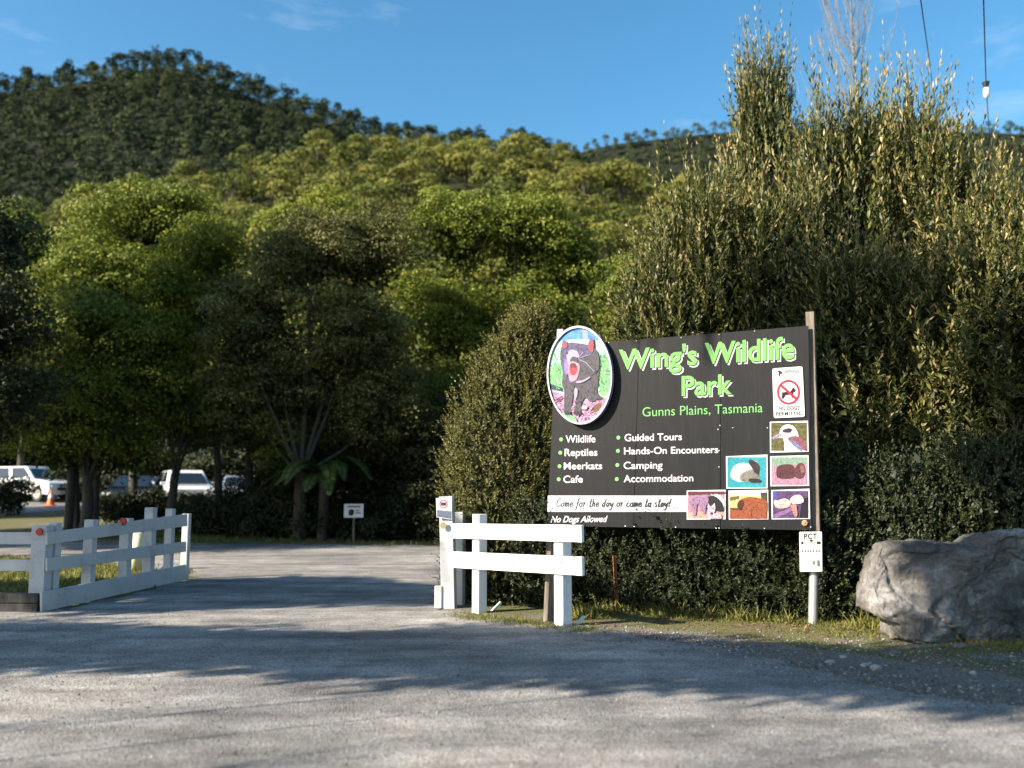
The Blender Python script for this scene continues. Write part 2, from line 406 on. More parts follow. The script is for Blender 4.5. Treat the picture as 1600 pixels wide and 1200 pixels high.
far_prof = prof([(-500, 300), (700, 300), (850, 265), (905, 238), (960, 226), (1050, 216), (1150, 206), (1300, 204), (1500, 204), (1600, 208), (1900, 225), (2500, 280)])
NY0, NY1 = 62.0, 190.0
def near_z(px, Y):
    b = tz(0, NY0) - .3
    r = zof(near_prof(px), NY1)
    t = (Y - NY0) / (NY1 - NY0)
    if t <= 1: return b + (r - b) * (max(t, 0) ** 1.06) + 1.5 * mnoise.noise(Vector((px * .006, Y * .03, 0))) * min(1, max(0, t * 4))
    return r - (t - 1) * 20
def mount_z(px, Y):
    b = 12.0; r = zof(mount_prof(px), 620)
    t = (Y - 260) / (620 - 260)
    return (b + (r - b) * t ** 1.05 if t <= 1 else r - (t - 1) * 90) + 5 * mnoise.noise(Vector((px * .01, Y * .012, 3))) * min(1, max(0, t * 3)) * (1 if t < .93 else 0)
def far_z(px, Y):
    b = 60.0; r = zof(far_prof(px), 1050)
    t = (Y - 700) / 350
    return b + (r - b) * t if t <= 1 else r - (t - 1) * 120
def fan(name, pxs, Ys, fz, mat):
    V = np.array([[((px - 800) / FPX) * Y, Y, fz(px, Y)] for Y in Ys for px in pxs]); n = len(pxs)
    i = (np.arange(len(Ys) - 1)[:, None] * n + np.arange(n - 1)[None]).ravel()
    F = np.stack([i, i + 1, i + 1 + n, i + n], 1)
    o = link(name, npmesh(name, V, F, mat, smooth=True)); o['kind'] = 'structure'; return o
fan('hillside', np.linspace(-900, 2500, 70), np.concatenate([np.linspace(NY0, NY1, 24), [215, 250]]), near_z, M['hill_floor'])
fan('mountain', np.linspace(-1200, 2500, 80), np.concatenate([np.linspace(260, 620, 30), [680, 780]]), mount_z, M['mountain_floor'])
fan('far_hill', np.linspace(-500, 2500, 60), np.concatenate([np.linspace(700, 1050, 16), [1150, 1300]]), far_z, M['mountain_floor'])

# ------------------------------------------------------------------ gum trees on the hillside
def gum_variant(i, nd=11, k=170, leaf=.44, H=11.5, R=5.0):
    r = np.random.default_rng(100 + i)
    C = []; Rr = []
    for j in range(nd):
        a = r.uniform(0, 6.28); q = math.sqrt(r.random()) * R * .8
        z = H * .78 - (q / R) ** 2 * H * .30 + r.uniform(-1.6, .9)
        C.append((q * math.cos(a), q * math.sin(a), z)); Rr.append(r.uniform(1.5, 2.7))
    C = np.array(C); Rr = np.array(Rr)
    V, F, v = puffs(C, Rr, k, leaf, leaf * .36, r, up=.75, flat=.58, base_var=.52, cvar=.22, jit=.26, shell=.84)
    # low skirts of foliage, coloured dark as shade beneath the domes
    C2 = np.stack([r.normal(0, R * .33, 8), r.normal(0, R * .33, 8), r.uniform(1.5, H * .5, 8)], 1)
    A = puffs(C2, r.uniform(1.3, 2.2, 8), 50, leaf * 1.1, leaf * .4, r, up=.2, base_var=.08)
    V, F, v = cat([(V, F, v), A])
    me = [V, F, v, np.zeros(len(F), int)]
    mb = MB()
    top = Vector((0, 0, H * .6))
    mb.tube([(0, 0, -1), (.1, .05, H * .3), tuple(top)], [.28, .2, .13], 6)
    for c in C[:6]:
        mb.tube([(.05, 0, H * .38), tuple((Vector(c) + top) / 2 + Vector((0, 0, -.4))), tuple(c)], [.13, .09, .04], 5)
    o = len(V)
    V = np.concatenate([V, np.array(mb.V)]); F = np.concatenate([F, np.array(mb.F) + o]); v = np.concatenate([v, np.zeros(len(mb.F))])
    mi = np.concatenate([np.zeros(len(me[1]), int), np.ones(len(mb.F), int)])
    return npmesh('gum_tree', V, F, [M['leaf_gum'], M['bark']], mi, v), (V, F, v, mi)
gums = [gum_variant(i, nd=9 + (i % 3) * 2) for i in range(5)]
GUML = 'yellowish olive gum tree with rounded leafy domes growing on the near hillside'
r = np.random.default_rng(5)
cnt = 0
Y = 74.0
while Y < 193:
    stepx = 7.2 + .012 * Y
    lo, hi = -160, 1240
    px = lo + r.uniform(0, 40)
    while px < hi:
        yy = Y + r.uniform(-2.5, 2.5); pp = px + r.uniform(-.3, .3) * stepx / yy * FPX
        me = gums[r.integers(5)][0]
        o = link('gum_tree', me); o.location = ((pp - 800) / FPX * yy, yy, near_z(pp, yy) - .4)
        s = r.uniform(.75, 1.2); o.scale = (s, s, s * r.uniform(.85, 1.15)); o.rotation_euler = (0, 0, r.uniform(0, 6.28))
        tag(o, GUML, 'tree', 'gum trees covering the near hillside'); cnt += 1
        px += stepx / yy * FPX
    Y += 6.6 + .028 * (Y - 60)
print('hill gums', cnt)

# ------------------------------------------------------------------ far forest (one mass of trees nobody could count)
def far_variant(i):
    r = np.random.default_rng(300 + i); H = r.uniform(10, 14); n = 8; R = r.uniform(2.6, 3.6)
    a = r.uniform(0, 6.28, n); q = R * np.sqrt(r.random(n)) * .85
    C = np.stack([q * np.cos(a), q * np.sin(a), H * .80 - (q / R) ** 2 * H * .26 + r.normal(0, 1.0, n)], 1); C[-2:, 2] = H * r.uniform(.3, .5, 2)
    V, F, v = puffs(C, r.uniform(1.3, 2.1, n), 40, .95, .36, r, up=.55, flat=.75, base_var=.45, cvar=.2, jit=.4, shell=.75)
    mb = MB(); mb.tube([(0, 0, -1), (.1, 0, H * .8)], [.22, .1], 4)
    o = len(V)
    return np.concatenate([V, np.array(mb.V)]), np.concatenate([F, np.array(mb.F) + o]), np.concatenate([v, np.full(len(mb.F), .6)])
fars = [far_variant(i) for i in range(6)]
def forest(name, spots, sc, mat, kindlabel):
    r = np.random.default_rng(77); parts = []
    for (x, y, z, vb) in spots:
        V, F, v = fars[r.integers(6)]; a = r.uniform(0, 6.28); s = sc * r.uniform(.7, 1.25)
        R_ = np.array([[math.cos(a), -math.sin(a), 0], [math.sin(a), math.cos(a), 0], [0, 0, 1]]) * s
        parts.append((V @ R_.T + np.array([x, y, z - .5]), F, np.clip(v + vb + r.normal(0, .1), 0, 1)))
    V, F, v = cat(parts)
    o = link(name, npmesh(name, V, F, mat, var=v)); tag(o, kindlabel, 'forest', None, 'stuff'); return o
spots = []
r = np.random.default_rng(9)
for Y in np.concatenate([np.linspace(300, 600, 30), [612, 620, 622]]):
    px = -160.0
    while px < 960:
        pp = px + r.uniform(-8, 8); yy = Y + r.uniform(-4, 4)
        z = mount_z(pp, yy)
        vis = aty(pp, near_prof(pp) - 60, yy).z - 25
        if z + 18 > vis: spots.append(((pp - 800) / FPX * yy, yy, z, .12 * mnoise.noise(Vector((pp * .02, yy * .02, 0)))))
        px += r.uniform(6.5, 10.5) / yy * FPX
print('mountain trees', len(spots))
forest('mountain_forest', spots, 1.3, M['leaf_far'], 'dark blue green eucalypt forest covering the big mountain on the skyline')
spots = []
for Y in np.linspace(880, 1050, 14):
    px = 790.0
    while px < 1700:
        pp = px + r.uniform(-6, 6); yy = Y + r.uniform(-4, 4); z = far_z(pp, yy)
        if z + 20 > aty(pp, near_prof(pp) - 60, yy).z - 20: spots.append(((pp - 800) / FPX * yy, yy, z, .15))
        px += r.uniform(8, 13) / yy * FPX
print('far trees', len(spots))
forest('ridge_forest', spots, 1.3, M['leaf_far'], 'greyish green forest on the distant ridge beyond the hillside')
# ------------------------------------------------------------------ trees and shrubs of the middle distance
def limb_set(r, H, fork, n, spread, r0, lean=(0, 0)):
    mb = MB()
    top = Vector((lean[0] * .5, lean[1] * .5, fork))
    mb.tube([(0, 0, -.25), (0, 0, .05), tuple(top * .55 + Vector((r.normal(0, .05), r.normal(0, .05), 0))), tuple(top)], [r0 * 1.5, r0 * 1.15, r0, r0 * .85], 9)
    ends = []
    for i in range(n):
        a = 2 * math.pi * i / n + r.uniform(-.4, .4); q = spread * r.uniform(.55, 1)
        e = Vector((lean[0] + math.cos(a) * q, lean[1] + math.sin(a) * q, H * r.uniform(.6, .9)))
        m = top.lerp(e, .5) + Vector((math.cos(a) * q * .12, math.sin(a) * q * .12, -.1 * H * r.random()))
        mb.tube([tuple(top - Vector((0, 0, .1))), tuple(m), tuple(e)], [r0 * .6, r0 * .38, r0 * .12], 7)
        for k in range(3):
            b = m.lerp(e, r.uniform(.1, .8)); f = b + Vector((r.normal(0, .5), r.normal(0, .5), r.uniform(.2, .9))) * spread * .45
            mb.tube([tuple(b), tuple(f)], [r0 * .2, r0 * .06], 5)
        ends.append(e)
    return mb, ends
def broad_tree(seed, lobes, leafm, k=46, leaf=.13, aspect=.4, clump=.55, dens=1.0, fork=2.2, r0=.16, nlimb=6, barkm='bark', up=.4, base_var=.42, cvar=.16, skirt=False):
    """lobes: list of (x,y,z,rx,ry,rz) relative to the trunk base. returns (crown mesh, trunk mesh)"""
    r = np.random.default_rng(seed); parts = []
    for (x, y, z, rx, ry, rz) in lobes:
        area = 4 * math.pi * ((rx * ry) ** 1.6 / 3 + (rx * rz) ** 1.6 / 3 + (ry * rz) ** 1.6 / 3) ** (1 / 1.6)
        n = max(6, int(area / (clump ** 2) * 1.05 * dens))
        d = rand_dirs(n, r); 
        if not skirt: d[:, 2] = np.where(d[:, 2] < -.35, -d[:, 2], d[:, 2])
        ph = r.uniform(0, 6.28, 3)
        lump = 1 + .16 * np.sin(d[:, 0] * 4.1 + d[:, 2] * 3.3 + ph[0]) + .13 * np.sin(d[:, 1] * 6.7 - d[:, 2] * 5.9 + ph[1]) + .09 * np.sin(d[:, 0] * 10.5 + d[:, 1] * 8 + ph[2])
        q = r.uniform(.74, 1.02, (n, 1)) ** .8 * lump[:, None]
        C = np.array([x, y, z]) + d * q * np.array([rx, ry, rz])
        # leafy domes of three sizes; the large ones carry the shape of the crown
        nb = max(4, int(n * .30)); ns = n - nb
        parts.append(puffs(C[:nb], clump * r.uniform(1.25, 2.0, nb), int(k * 2.2), leaf, leaf * aspect, r, up=up + .35, flat=.62, base_var=base_var, cvar=cvar, jit=.26, shell=.8))
        if ns: parts.append(puffs(C[nb:], clump * r.uniform(.45, .95, ns), int(k * .6), leaf, leaf * aspect, r, up=up, flat=.8, base_var=base_var, cvar=cvar, jit=.4, shell=.6))
        n2 = max(3, n // 3)
        C = np.array([x, y, z]) + rand_dirs(n2, r) * r.uniform(.1, .65, (n2, 1)) * np.array([rx, ry, rz])
        parts.append(puffs(C, np.full(n2, clump * 1.2), k // 2, leaf * 2.0, leaf * .8, r, base_var=.1, cvar=.05))  # inner leaves coloured dark as shade within the crown
    V, F, v = cat(parts)
    H = max(l[2] + l[5] for l in lobes); sp = max(abs(l[0]) + l[3] for l in lobes) * .75
    mb, ends = limb_set(r, H, fork, nlimb, sp, r0)
    for (x, y, z, rx, ry, rz) in lobes:
        mb.tube([(0, 0, fork * .9), (x * .5, y * .5, (fork + z) * .5), (x, y, z + rz * .3)], [r0 * .4, r0 * .28, r0 * .08], 7)
    return npmesh('crown', V, F, leafm, var=v), npmesh('trunk', mb.V, mb.F, M[barkm], smooth=True)
def plant_tree(name, meshes, loc, label, cat_='tree', group=None, rz=0, sc=1.0, names=('crown', 'trunk')):
    e = empty(name, loc, label, cat_, group, rz); e.scale = (sc, sc, sc)
    link(names[0], meshes[0], e); link(names[1], meshes[1], e)
    return e
def lobes_px(cx, Y, items, base_z):
    """crown lobes given as photo boxes (x0,y0,x1,y1[,dy]) at distance Y round a trunk at column cx"""
    out = []
    bx_ = aty(cx, 770, Y).x
    for it in items:
        x0, y0, x1, y1 = it[:4]; dy = it[4] if len(it) > 4 else 0
        a = aty(x0, y0, Y + dy); c = aty(x1, y1, Y + dy)
        rx = (c.x - a.x) / 2; rz = (a.z - c.z) / 2; sh_ = min(.5, .25 * rz); a.z -= sh_; rz -= sh_ * .35
        out.append(((a.x + c.x) / 2 - bx_, dy, (a.z + c.z) / 2 - base_z, rx, min(rx, 2.6) * .9, rz))
    return out
def px_tree(name, seed, cx, Y, items, leafm, label, **kw):
    bz = tz(0, Y); b = aty(cx, 770, Y)
    cat_ = kw.pop('cat_', 'tree'); group = kw.pop('group', None)
    kw['nlimb'] = 0; kw['k'] = int(kw.get('k', 46) * 1.8); kw['leaf'] = kw.get('leaf', .13) * .74
    ms = broad_tree(seed, lobes_px(cx, Y, items, bz), M[leafm], **kw)
    return plant_tree(name, ms, (b.x, Y, bz - .02), label, cat_, group)

px_tree('wattle_tree', 11, 210, 34, [(130, 285, 335, 430), (70, 370, 250, 520, -1.5), (150, 400, 330, 560, 1)], 'leaf_mid', 'tall green tree with a sunlit rounded top rising behind the leafy yellow green one', k=50, leaf=.17, clump=.62, fork=3.0)
px_tree('wattle_tree', 12, 135, 27.5, [(62, 440, 215, 600), (35, 560, 180, 700, -.5), (110, 540, 260, 700, .6), (180, 480, 260, 640, .4), (20, 640, 200, 745, .3), (150, 660, 250, 745, .5)], 'leaf_mid', 'spreading dull green tree standing right of the white wagon with the cone', k=48, leaf=.12, clump=.5, fork=1.9, nlimb=7, base_var=.5)
px_tree('wattle_tree', 13, 272, 28.5, [(215, 390, 300, 500), (270, 345, 390, 450, .6), (205, 480, 320, 620, .2), (230, 560, 300, 660, -.6), (260, 440, 360, 560, 1), (240, 600, 370, 712, .8)], 'leaf_lime', 'bright yellow green tree with a forked slender trunk beside the parked cars', k=48, leaf=.12, clump=.48, fork=1.75, r0=.15, base_var=.5)
px_tree('paperbark_tree', 14, 470, 27, [(350, 410, 480, 590), (420, 335, 560, 470), (500, 320, 640, 480, .8), (330, 460, 420, 600, -.4), (470, 440, 640, 640, .6), (380, 540, 540, 690, .5), (330, 560, 450, 740, .8), (520, 560, 680, 760, 1)], 'leaf_olive', 'large greyish olive tree with fine tufted branch tips behind the tree fern', k=50, leaf=.12, aspect=.34, clump=.48, fork=2.1, r0=.2, up=.6, base_var=.52)
px_tree('laurel_tree', 15, 775, 31, [(635, 298, 790, 440), (745, 300, 880, 430), (840, 340, 950, 500, .5), (610, 420, 780, 600, .4), (740, 430, 930, 640, .3), (620, 560, 800, 730, .6), (780, 580, 930, 760, .5), (640, 600, 760, 800, 1.2)], 'leaf_mid', 'big domed tree with bright green crown top and dark shaded lower side', k=50, leaf=.13, clump=.52, fork=2.5, r0=.24, nlimb=8, base_var=.45)
px_tree('wattle_tree', 16, 470, 38, [(405, 335, 480, 400), (460, 312, 550, 390)], 'leaf_lime', 'small lime green treetop peeping above the olive tree', k=46, leaf=.17, clump=.6, fork=4.0, base_var=.6)
px_tree('wattle_tree', 17, 985, 22, [(945, 395, 1030, 520), (960, 480, 1050, 600, .4)], 'leaf_lime', 'yellow green tree showing between the domed tree and the tall hedge', k=46, leaf=.11, clump=.42, fork=1.9, base_var=.35)
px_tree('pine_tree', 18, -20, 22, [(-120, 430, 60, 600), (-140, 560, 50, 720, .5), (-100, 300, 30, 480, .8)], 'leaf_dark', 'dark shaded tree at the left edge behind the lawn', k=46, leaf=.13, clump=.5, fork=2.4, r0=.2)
px_tree('wattle_tree', 19, 30, 44, [(-60, 330, 70, 470), (10, 380, 120, 520, 1), (-40, 440, 60, 600, -1)], 'leaf_mid', 'leafy green tree beyond the car park below the mountain', k=46, leaf=.2, clump=.8, fork=3.4)
# understorey bushes
px_tree('understorey_bush', 21, 440, 28.2, [(395, 612, 500, 730), (415, 660, 500, 760, -.4)], 'leaf_mid', 'mid green bush left of the tree fern frond tips', cat_='bush', k=46, leaf=.09, clump=.36, fork=.7, r0=.06)
px_tree('understorey_bush', 22, 560, 28.6, [(485, 625, 640, 720), (520, 670, 660, 780, .5), (470, 690, 560, 770, .4)], 'leaf_olive', 'olive bush rising just behind the small white roadside notice', cat_='bush', k=46, leaf=.09, clump=.36, fork=.7, r0=.06)
for i, (cx, Yd, it) in enumerate([(620, 29.5, (530, 650, 720, 880)), (700, 27.8, (630, 620, 790, 890)), (480, 31, (395, 670, 570, 865)), (800, 27, (730, 600, 900, 890)), (405, 29.5, (350, 720, 450, 850))]):
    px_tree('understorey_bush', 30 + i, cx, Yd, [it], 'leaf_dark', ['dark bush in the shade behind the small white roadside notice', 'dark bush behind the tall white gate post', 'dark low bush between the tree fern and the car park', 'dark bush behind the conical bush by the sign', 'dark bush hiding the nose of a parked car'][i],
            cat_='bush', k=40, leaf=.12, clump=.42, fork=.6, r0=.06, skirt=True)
for i in range(13):
    cx = -150 + i * 92 + (i * 37) % 23; Yd = 50 + (i * 29) % 9; top = 585 + (i * 53) % 60
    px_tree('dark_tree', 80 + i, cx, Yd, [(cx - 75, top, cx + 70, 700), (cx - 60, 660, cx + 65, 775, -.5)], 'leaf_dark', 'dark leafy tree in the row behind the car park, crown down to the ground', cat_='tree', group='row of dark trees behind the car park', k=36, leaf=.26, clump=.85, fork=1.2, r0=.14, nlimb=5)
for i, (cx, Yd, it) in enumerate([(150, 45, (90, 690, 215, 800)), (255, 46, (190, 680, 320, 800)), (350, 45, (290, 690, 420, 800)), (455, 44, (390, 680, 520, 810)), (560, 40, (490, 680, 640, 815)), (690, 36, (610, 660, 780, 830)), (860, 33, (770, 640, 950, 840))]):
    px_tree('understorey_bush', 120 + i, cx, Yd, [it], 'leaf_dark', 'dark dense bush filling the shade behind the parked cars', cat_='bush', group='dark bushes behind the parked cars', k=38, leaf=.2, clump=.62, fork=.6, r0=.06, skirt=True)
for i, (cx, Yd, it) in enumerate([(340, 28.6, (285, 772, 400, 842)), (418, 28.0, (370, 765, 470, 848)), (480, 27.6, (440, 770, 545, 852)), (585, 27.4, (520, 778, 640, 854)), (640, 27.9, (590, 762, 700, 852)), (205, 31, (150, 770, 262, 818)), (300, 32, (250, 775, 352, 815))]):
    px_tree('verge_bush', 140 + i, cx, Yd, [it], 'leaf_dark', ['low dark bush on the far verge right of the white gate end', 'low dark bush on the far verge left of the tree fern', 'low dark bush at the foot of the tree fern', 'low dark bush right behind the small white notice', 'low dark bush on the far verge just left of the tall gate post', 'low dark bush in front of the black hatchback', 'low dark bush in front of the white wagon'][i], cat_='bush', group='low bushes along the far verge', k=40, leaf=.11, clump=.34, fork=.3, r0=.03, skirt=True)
px_tree('verge_bush', 151, 18, 36, [(-12, 748, 42, 800)], 'leaf_dark', 'dark bush hiding the rear of the far left white wagon', cat_='bush', k=40, leaf=.13, clump=.36, fork=.3, r0=.03, skirt=True)
# slim trunks standing along the verge
def slim_trunk(cx, py, Y, top_py, lean, label, rad=.11):
    b = aty(cx, py, Y); z0 = tz(b.x, Y); t = aty(cx + lean, top_py, Y)
    e = empty('slender_tree', (b.x, Y, z0), label, 'tree', 'slender trunks along the verge')
    mb = MB(); r_ = np.random.default_rng(int(cx))
    H = t.z - z0; m = Vector(((b.x + t.x) / 2 + r_.normal(0, .06), Y, z0 + H * .5))
    mb.tube([(b.x, Y, z0 - .2), (b.x, Y, z0 + .1), tuple(m), tuple(t)], [rad * 1.5, rad * 1.1, rad, rad * .6], 8)
    for k in range(3):
        s = m.lerp(t, .3 + .3 * k); mb.tube([tuple(s), (s.x + r_.normal(0, .7), Y + r_.normal(0, .6), s.z + 1.0)], [rad * .4, rad * .15], 5)
    mb.obj('trunk', M['bark'], e)
    C = np.array([[t.x - b.x, 0, H + .2]]) + r_.normal(0, 1, (26, 3)) * np.array([.7, .7, .55])
    V, F, v = puffs(C, r_.uniform(.25, .5, 26), 40, .12, .045, r_, base_var=.25)
    link('crown', npmesh('crown', V, F, M['leaf_dark'], var=v), e)
for i, (cx, Yd, tp, ln, rad, w) in enumerate([(108, 26.8, 640, -6, .13, 'first of the slender trunks counting from the traffic cone'), (122, 28, 630, 4, .10, 'second of the slender trunks counting from the traffic cone'), (135, 27.4, 640, 5, .13, 'third of the slender trunks counting from the traffic cone'),
                                         (150, 26.9, 650, 3, .10, 'slender trunk just left of the black hatchback'), (345, 28, 650, -8, .12, 'slender dark trunk in front of the white wagon'), (385, 27.8, 655, 6, .14, 'slender dark trunk in front of the silver car')]):
    slim_trunk(cx, 800, Yd + 1.2, tp, ln, 'thin dark tree, ' + w, rad)

# tree fern
def tree_fern(cx, Y, label):
    b = aty(cx, 770, Y); z0 = tz(b.x, Y); e = empty('tree_fern', (b.x, Y, z0), label, 'fern')
    top = aty(cx, 748, Y).z - z0 + .1
    mb = MB(); mb.tube([(b.x, Y, z0 - .1), (b.x + .03, Y, z0 + top * .5), (b.x, Y, z0 + top)], [.17, .15, .12], 9); mb.obj('trunk', M['bark'], e)
    r = np.random.default_rng(3)
    for i in range(22):
        a = 2 * math.pi * i / 22 + r.uniform(-.15, .15); Lf = r.uniform(1.5, 2.3); rise = r.uniform(.15, .75)
        n = 26; t = np.linspace(0.08, 1, n)
        hx = t * Lf * (1 - .12 * t); hz = top + rise * np.sin(t * 2.4) * 1.0 - .55 * t ** 2.2 * Lf * .55
        mid = np.stack([hx * math.cos(a), hx * math.sin(a), hz], 1)
        tan = unit(np.gradient(mid, axis=0)); side = unit(np.cross(tan, np.array([[0, 0, 1.]])))
        parts = []
        for sgn in (-1, 1):
            d = unit(side * sgn + tan * .45 + np.array([0, 0, -.18]))
            wl = .34 * np.sin(np.pi * np.clip(t * .93 + .05, 0, 1)) ** .8 + .03
            nn = unit(np.cross(d, tan))
            V, F = leaf_quads(mid, d, unit(np.cross(nn, d)), wl, np.full(n, .045), .3)
            parts.append((V, F, np.clip(.35 + .5 * r.random(n) * t + .15 * math.cos(a + 2.6), 0, 1)))  # fronds turned towards the sun get a lighter colour
        V, F, v = cat(parts)
        mb2 = MB(); mb2.tube([tuple(m) for m in mid[::5]], list(np.linspace(.018, .005, len(mid[::5]))), 4)
        o = len(V); V = np.concatenate([V, np.array(mb2.V)]); F = np.concatenate([F, np.array(mb2.F) + o]); v = np.concatenate([v, np.full(len(mb2.F), .3)])
        link('frond', npmesh('frond', V, F, M['leaf_fern'], var=v), e)
tree_fern(505, 26.8, 'tree fern with arching fronds behind the small white notice')

# ------------------------------------------------------------------ tall hedge shrubs right of and behind the sign
def tall_shrub(seed, R, H, n, k=22, l=.136, w=.0215, spire=.6):
    r = np.random.default_rng(seed)
    z = H * (r.random(n) ** .8) * .96
    a = r.uniform(0, 6.28, n)
    prof_ = np.where(z < .62 * H, .86 + .22 * np.sin(z / (.62 * H) * 2.6), 1.02 * (1 - ((z - .62 * H) / (.40 * H)) ** 1.5 * .85))
    bumpy = .94 + .15 * np.sin(a * 3 + z * 1.3 + seed) + .13 * np.sin(a * 7 - z * 2.9) + .09 * np.sin(a * 11 + z * 5.1)
    q = R * prof_ * bumpy * r.uniform(.62, 1.03, n)
    B = np.stack([q * np.cos(a), q * np.sin(a), z], 1)
    out = np.stack([np.cos(a), np.sin(a), np.zeros(n)], 1)
    D = unit(out * r.uniform(.10, 1.15, (n, 1)) + np.array([0, 0, 1.]) + r.normal(0, .3, (n, 3)))
    A = shoots(B, D, r.uniform(.30, .75, n), k, l, w, .9, .33, r, .36)
    # longer feathery sprays standing out of the face
    ms_ = int(n * .085) + 10
    zz_ = H * r.uniform(.08, .95, ms_); a = r.uniform(0, 6.28, ms_); qq = R * np.where(zz_ < .62 * H, 1.0, 1.02 - .9 * ((zz_ - .62 * H) / (.4 * H)) ** 1.5) * r.uniform(.8, 1.05, ms_)
    o2 = np.stack([np.cos(a), np.sin(a), np.zeros(ms_)], 1)
    Sp = shoots(np.stack([qq * np.cos(a), qq * np.sin(a), zz_], 1), unit(o2 * r.uniform(.1, .5, (ms_, 1)) + np.array([0, 0, 1.]) + r.normal(0, .12, (ms_, 3))), r.uniform(.7, 1.35, ms_), 34, l * 1.15, w * 1.2, .75, .5, r, .5)
    # leading spires
    m = int(n * .05) + 14
    a = r.uniform(0, 6.28, m); q = R * .75 * np.sqrt(r.random(m))
    B = np.stack([q * np.cos(a), q * np.sin(a), H * (.99 - .22 * (q / R) ** 1.6) - r.uniform(.1, .6, m)], 1)
    D = unit(np.stack([.12 * np.cos(a), .12 * np.sin(a), np.ones(m)], 1) + r.normal(0, .06, (m, 3)))
    Bp = shoots(B, D, r.uniform(.6, 1.0 + spire, m), 30, l, w, .6, .4, r, .42)
    # interior leaves, coloured dark to deepen the shaded gaps
    ni = n // 3
    z = H * r.random(ni) * .9; a = r.uniform(0, 6.28, ni); q = R * .66 * np.sqrt(r.random(ni)) * np.where(z > .7 * H, .7, 1)
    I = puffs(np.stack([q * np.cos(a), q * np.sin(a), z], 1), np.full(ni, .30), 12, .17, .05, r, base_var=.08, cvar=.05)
    V, F, v = cat([A, Bp, I, Sp])
    mb = MB()
    for i in range(7):
        a_ = i * .9 + r.uniform(0, .5); q_ = R * r.uniform(.15, .75)
        mb.tube([(.15 * math.cos(a_), .15 * math.sin(a_), -.2), (q_ * .5 * math.cos(a_), q_ * .5 * math.sin(a_), H * .45), (q_ * math.cos(a_), q_ * math.sin(a_), H * .88)], [.06, .04, .012], 6)
    return npmesh('foliage', V, F, M['leaf_hedge'], var=v), npmesh('stem', mb.V, mb.F, M['bark'], smooth=True), H
sp_ = tall_shrub(47, .74, 6.0, 1000, spire=.5)
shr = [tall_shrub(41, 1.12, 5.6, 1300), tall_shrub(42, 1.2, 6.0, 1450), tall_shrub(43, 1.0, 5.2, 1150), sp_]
# (column, row of the top, distance, variant, width scale, label)
HS = [(1035, 330, 14.2, 2, .80, 'tall hedge shrub at the sunny left end of the hedge'),
      (1095, 236, 14.4, 0, .92, 'tall sunlit hedge shrub second from the left end of the hedge'),
      (1190, 84, 16.6, 3, .85, 'tallest dark spire shrub rising above the hedge top against the sky'),
      (1200, 250, 14.3, 1, .95, 'tall hedge shrub directly below the tall dark spire'),
      (1310, 120, 14.6, 2, 1.0, 'tall hedge shrub in front of the bare poplar, left of its trunk'),
      (1400, 120, 15.2, 0, .9, 'tall hedge shrub in front of the bare poplar, right of its trunk'),
      (1440, 150, 14.4, 1, .9, 'tall hedge shrub directly beneath the thinner overhead cable'),
      (1330, 330, 12.9, 0, .95, 'shorter forward hedge shrub right behind the top of the sign post'),
      (1450, 340, 12.5, 2, 1.0, 'shorter forward hedge shrub above the left end of the boulder'),
      (1530, 240, 13.6, 0, 1.0, 'tall hedge shrub directly beneath the cable with the white insulator'),
      (1570, 300, 12.0, 1, .95, 'forward hedge shrub above the notch of the boulder'),
      (1640, 255, 13.2, 2, 1.1, 'tall hedge shrub at the right edge of the picture'),
      (1740, 260, 12.4, 0, 1.05, 'hedge shrub just beyond the right edge of the picture')]
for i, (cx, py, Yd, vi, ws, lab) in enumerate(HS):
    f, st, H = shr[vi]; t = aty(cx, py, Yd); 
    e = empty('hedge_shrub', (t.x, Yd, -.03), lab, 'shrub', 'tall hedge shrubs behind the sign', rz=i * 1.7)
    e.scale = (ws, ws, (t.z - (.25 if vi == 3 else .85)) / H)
    link('foliage', f, e); link('stem', st, e)

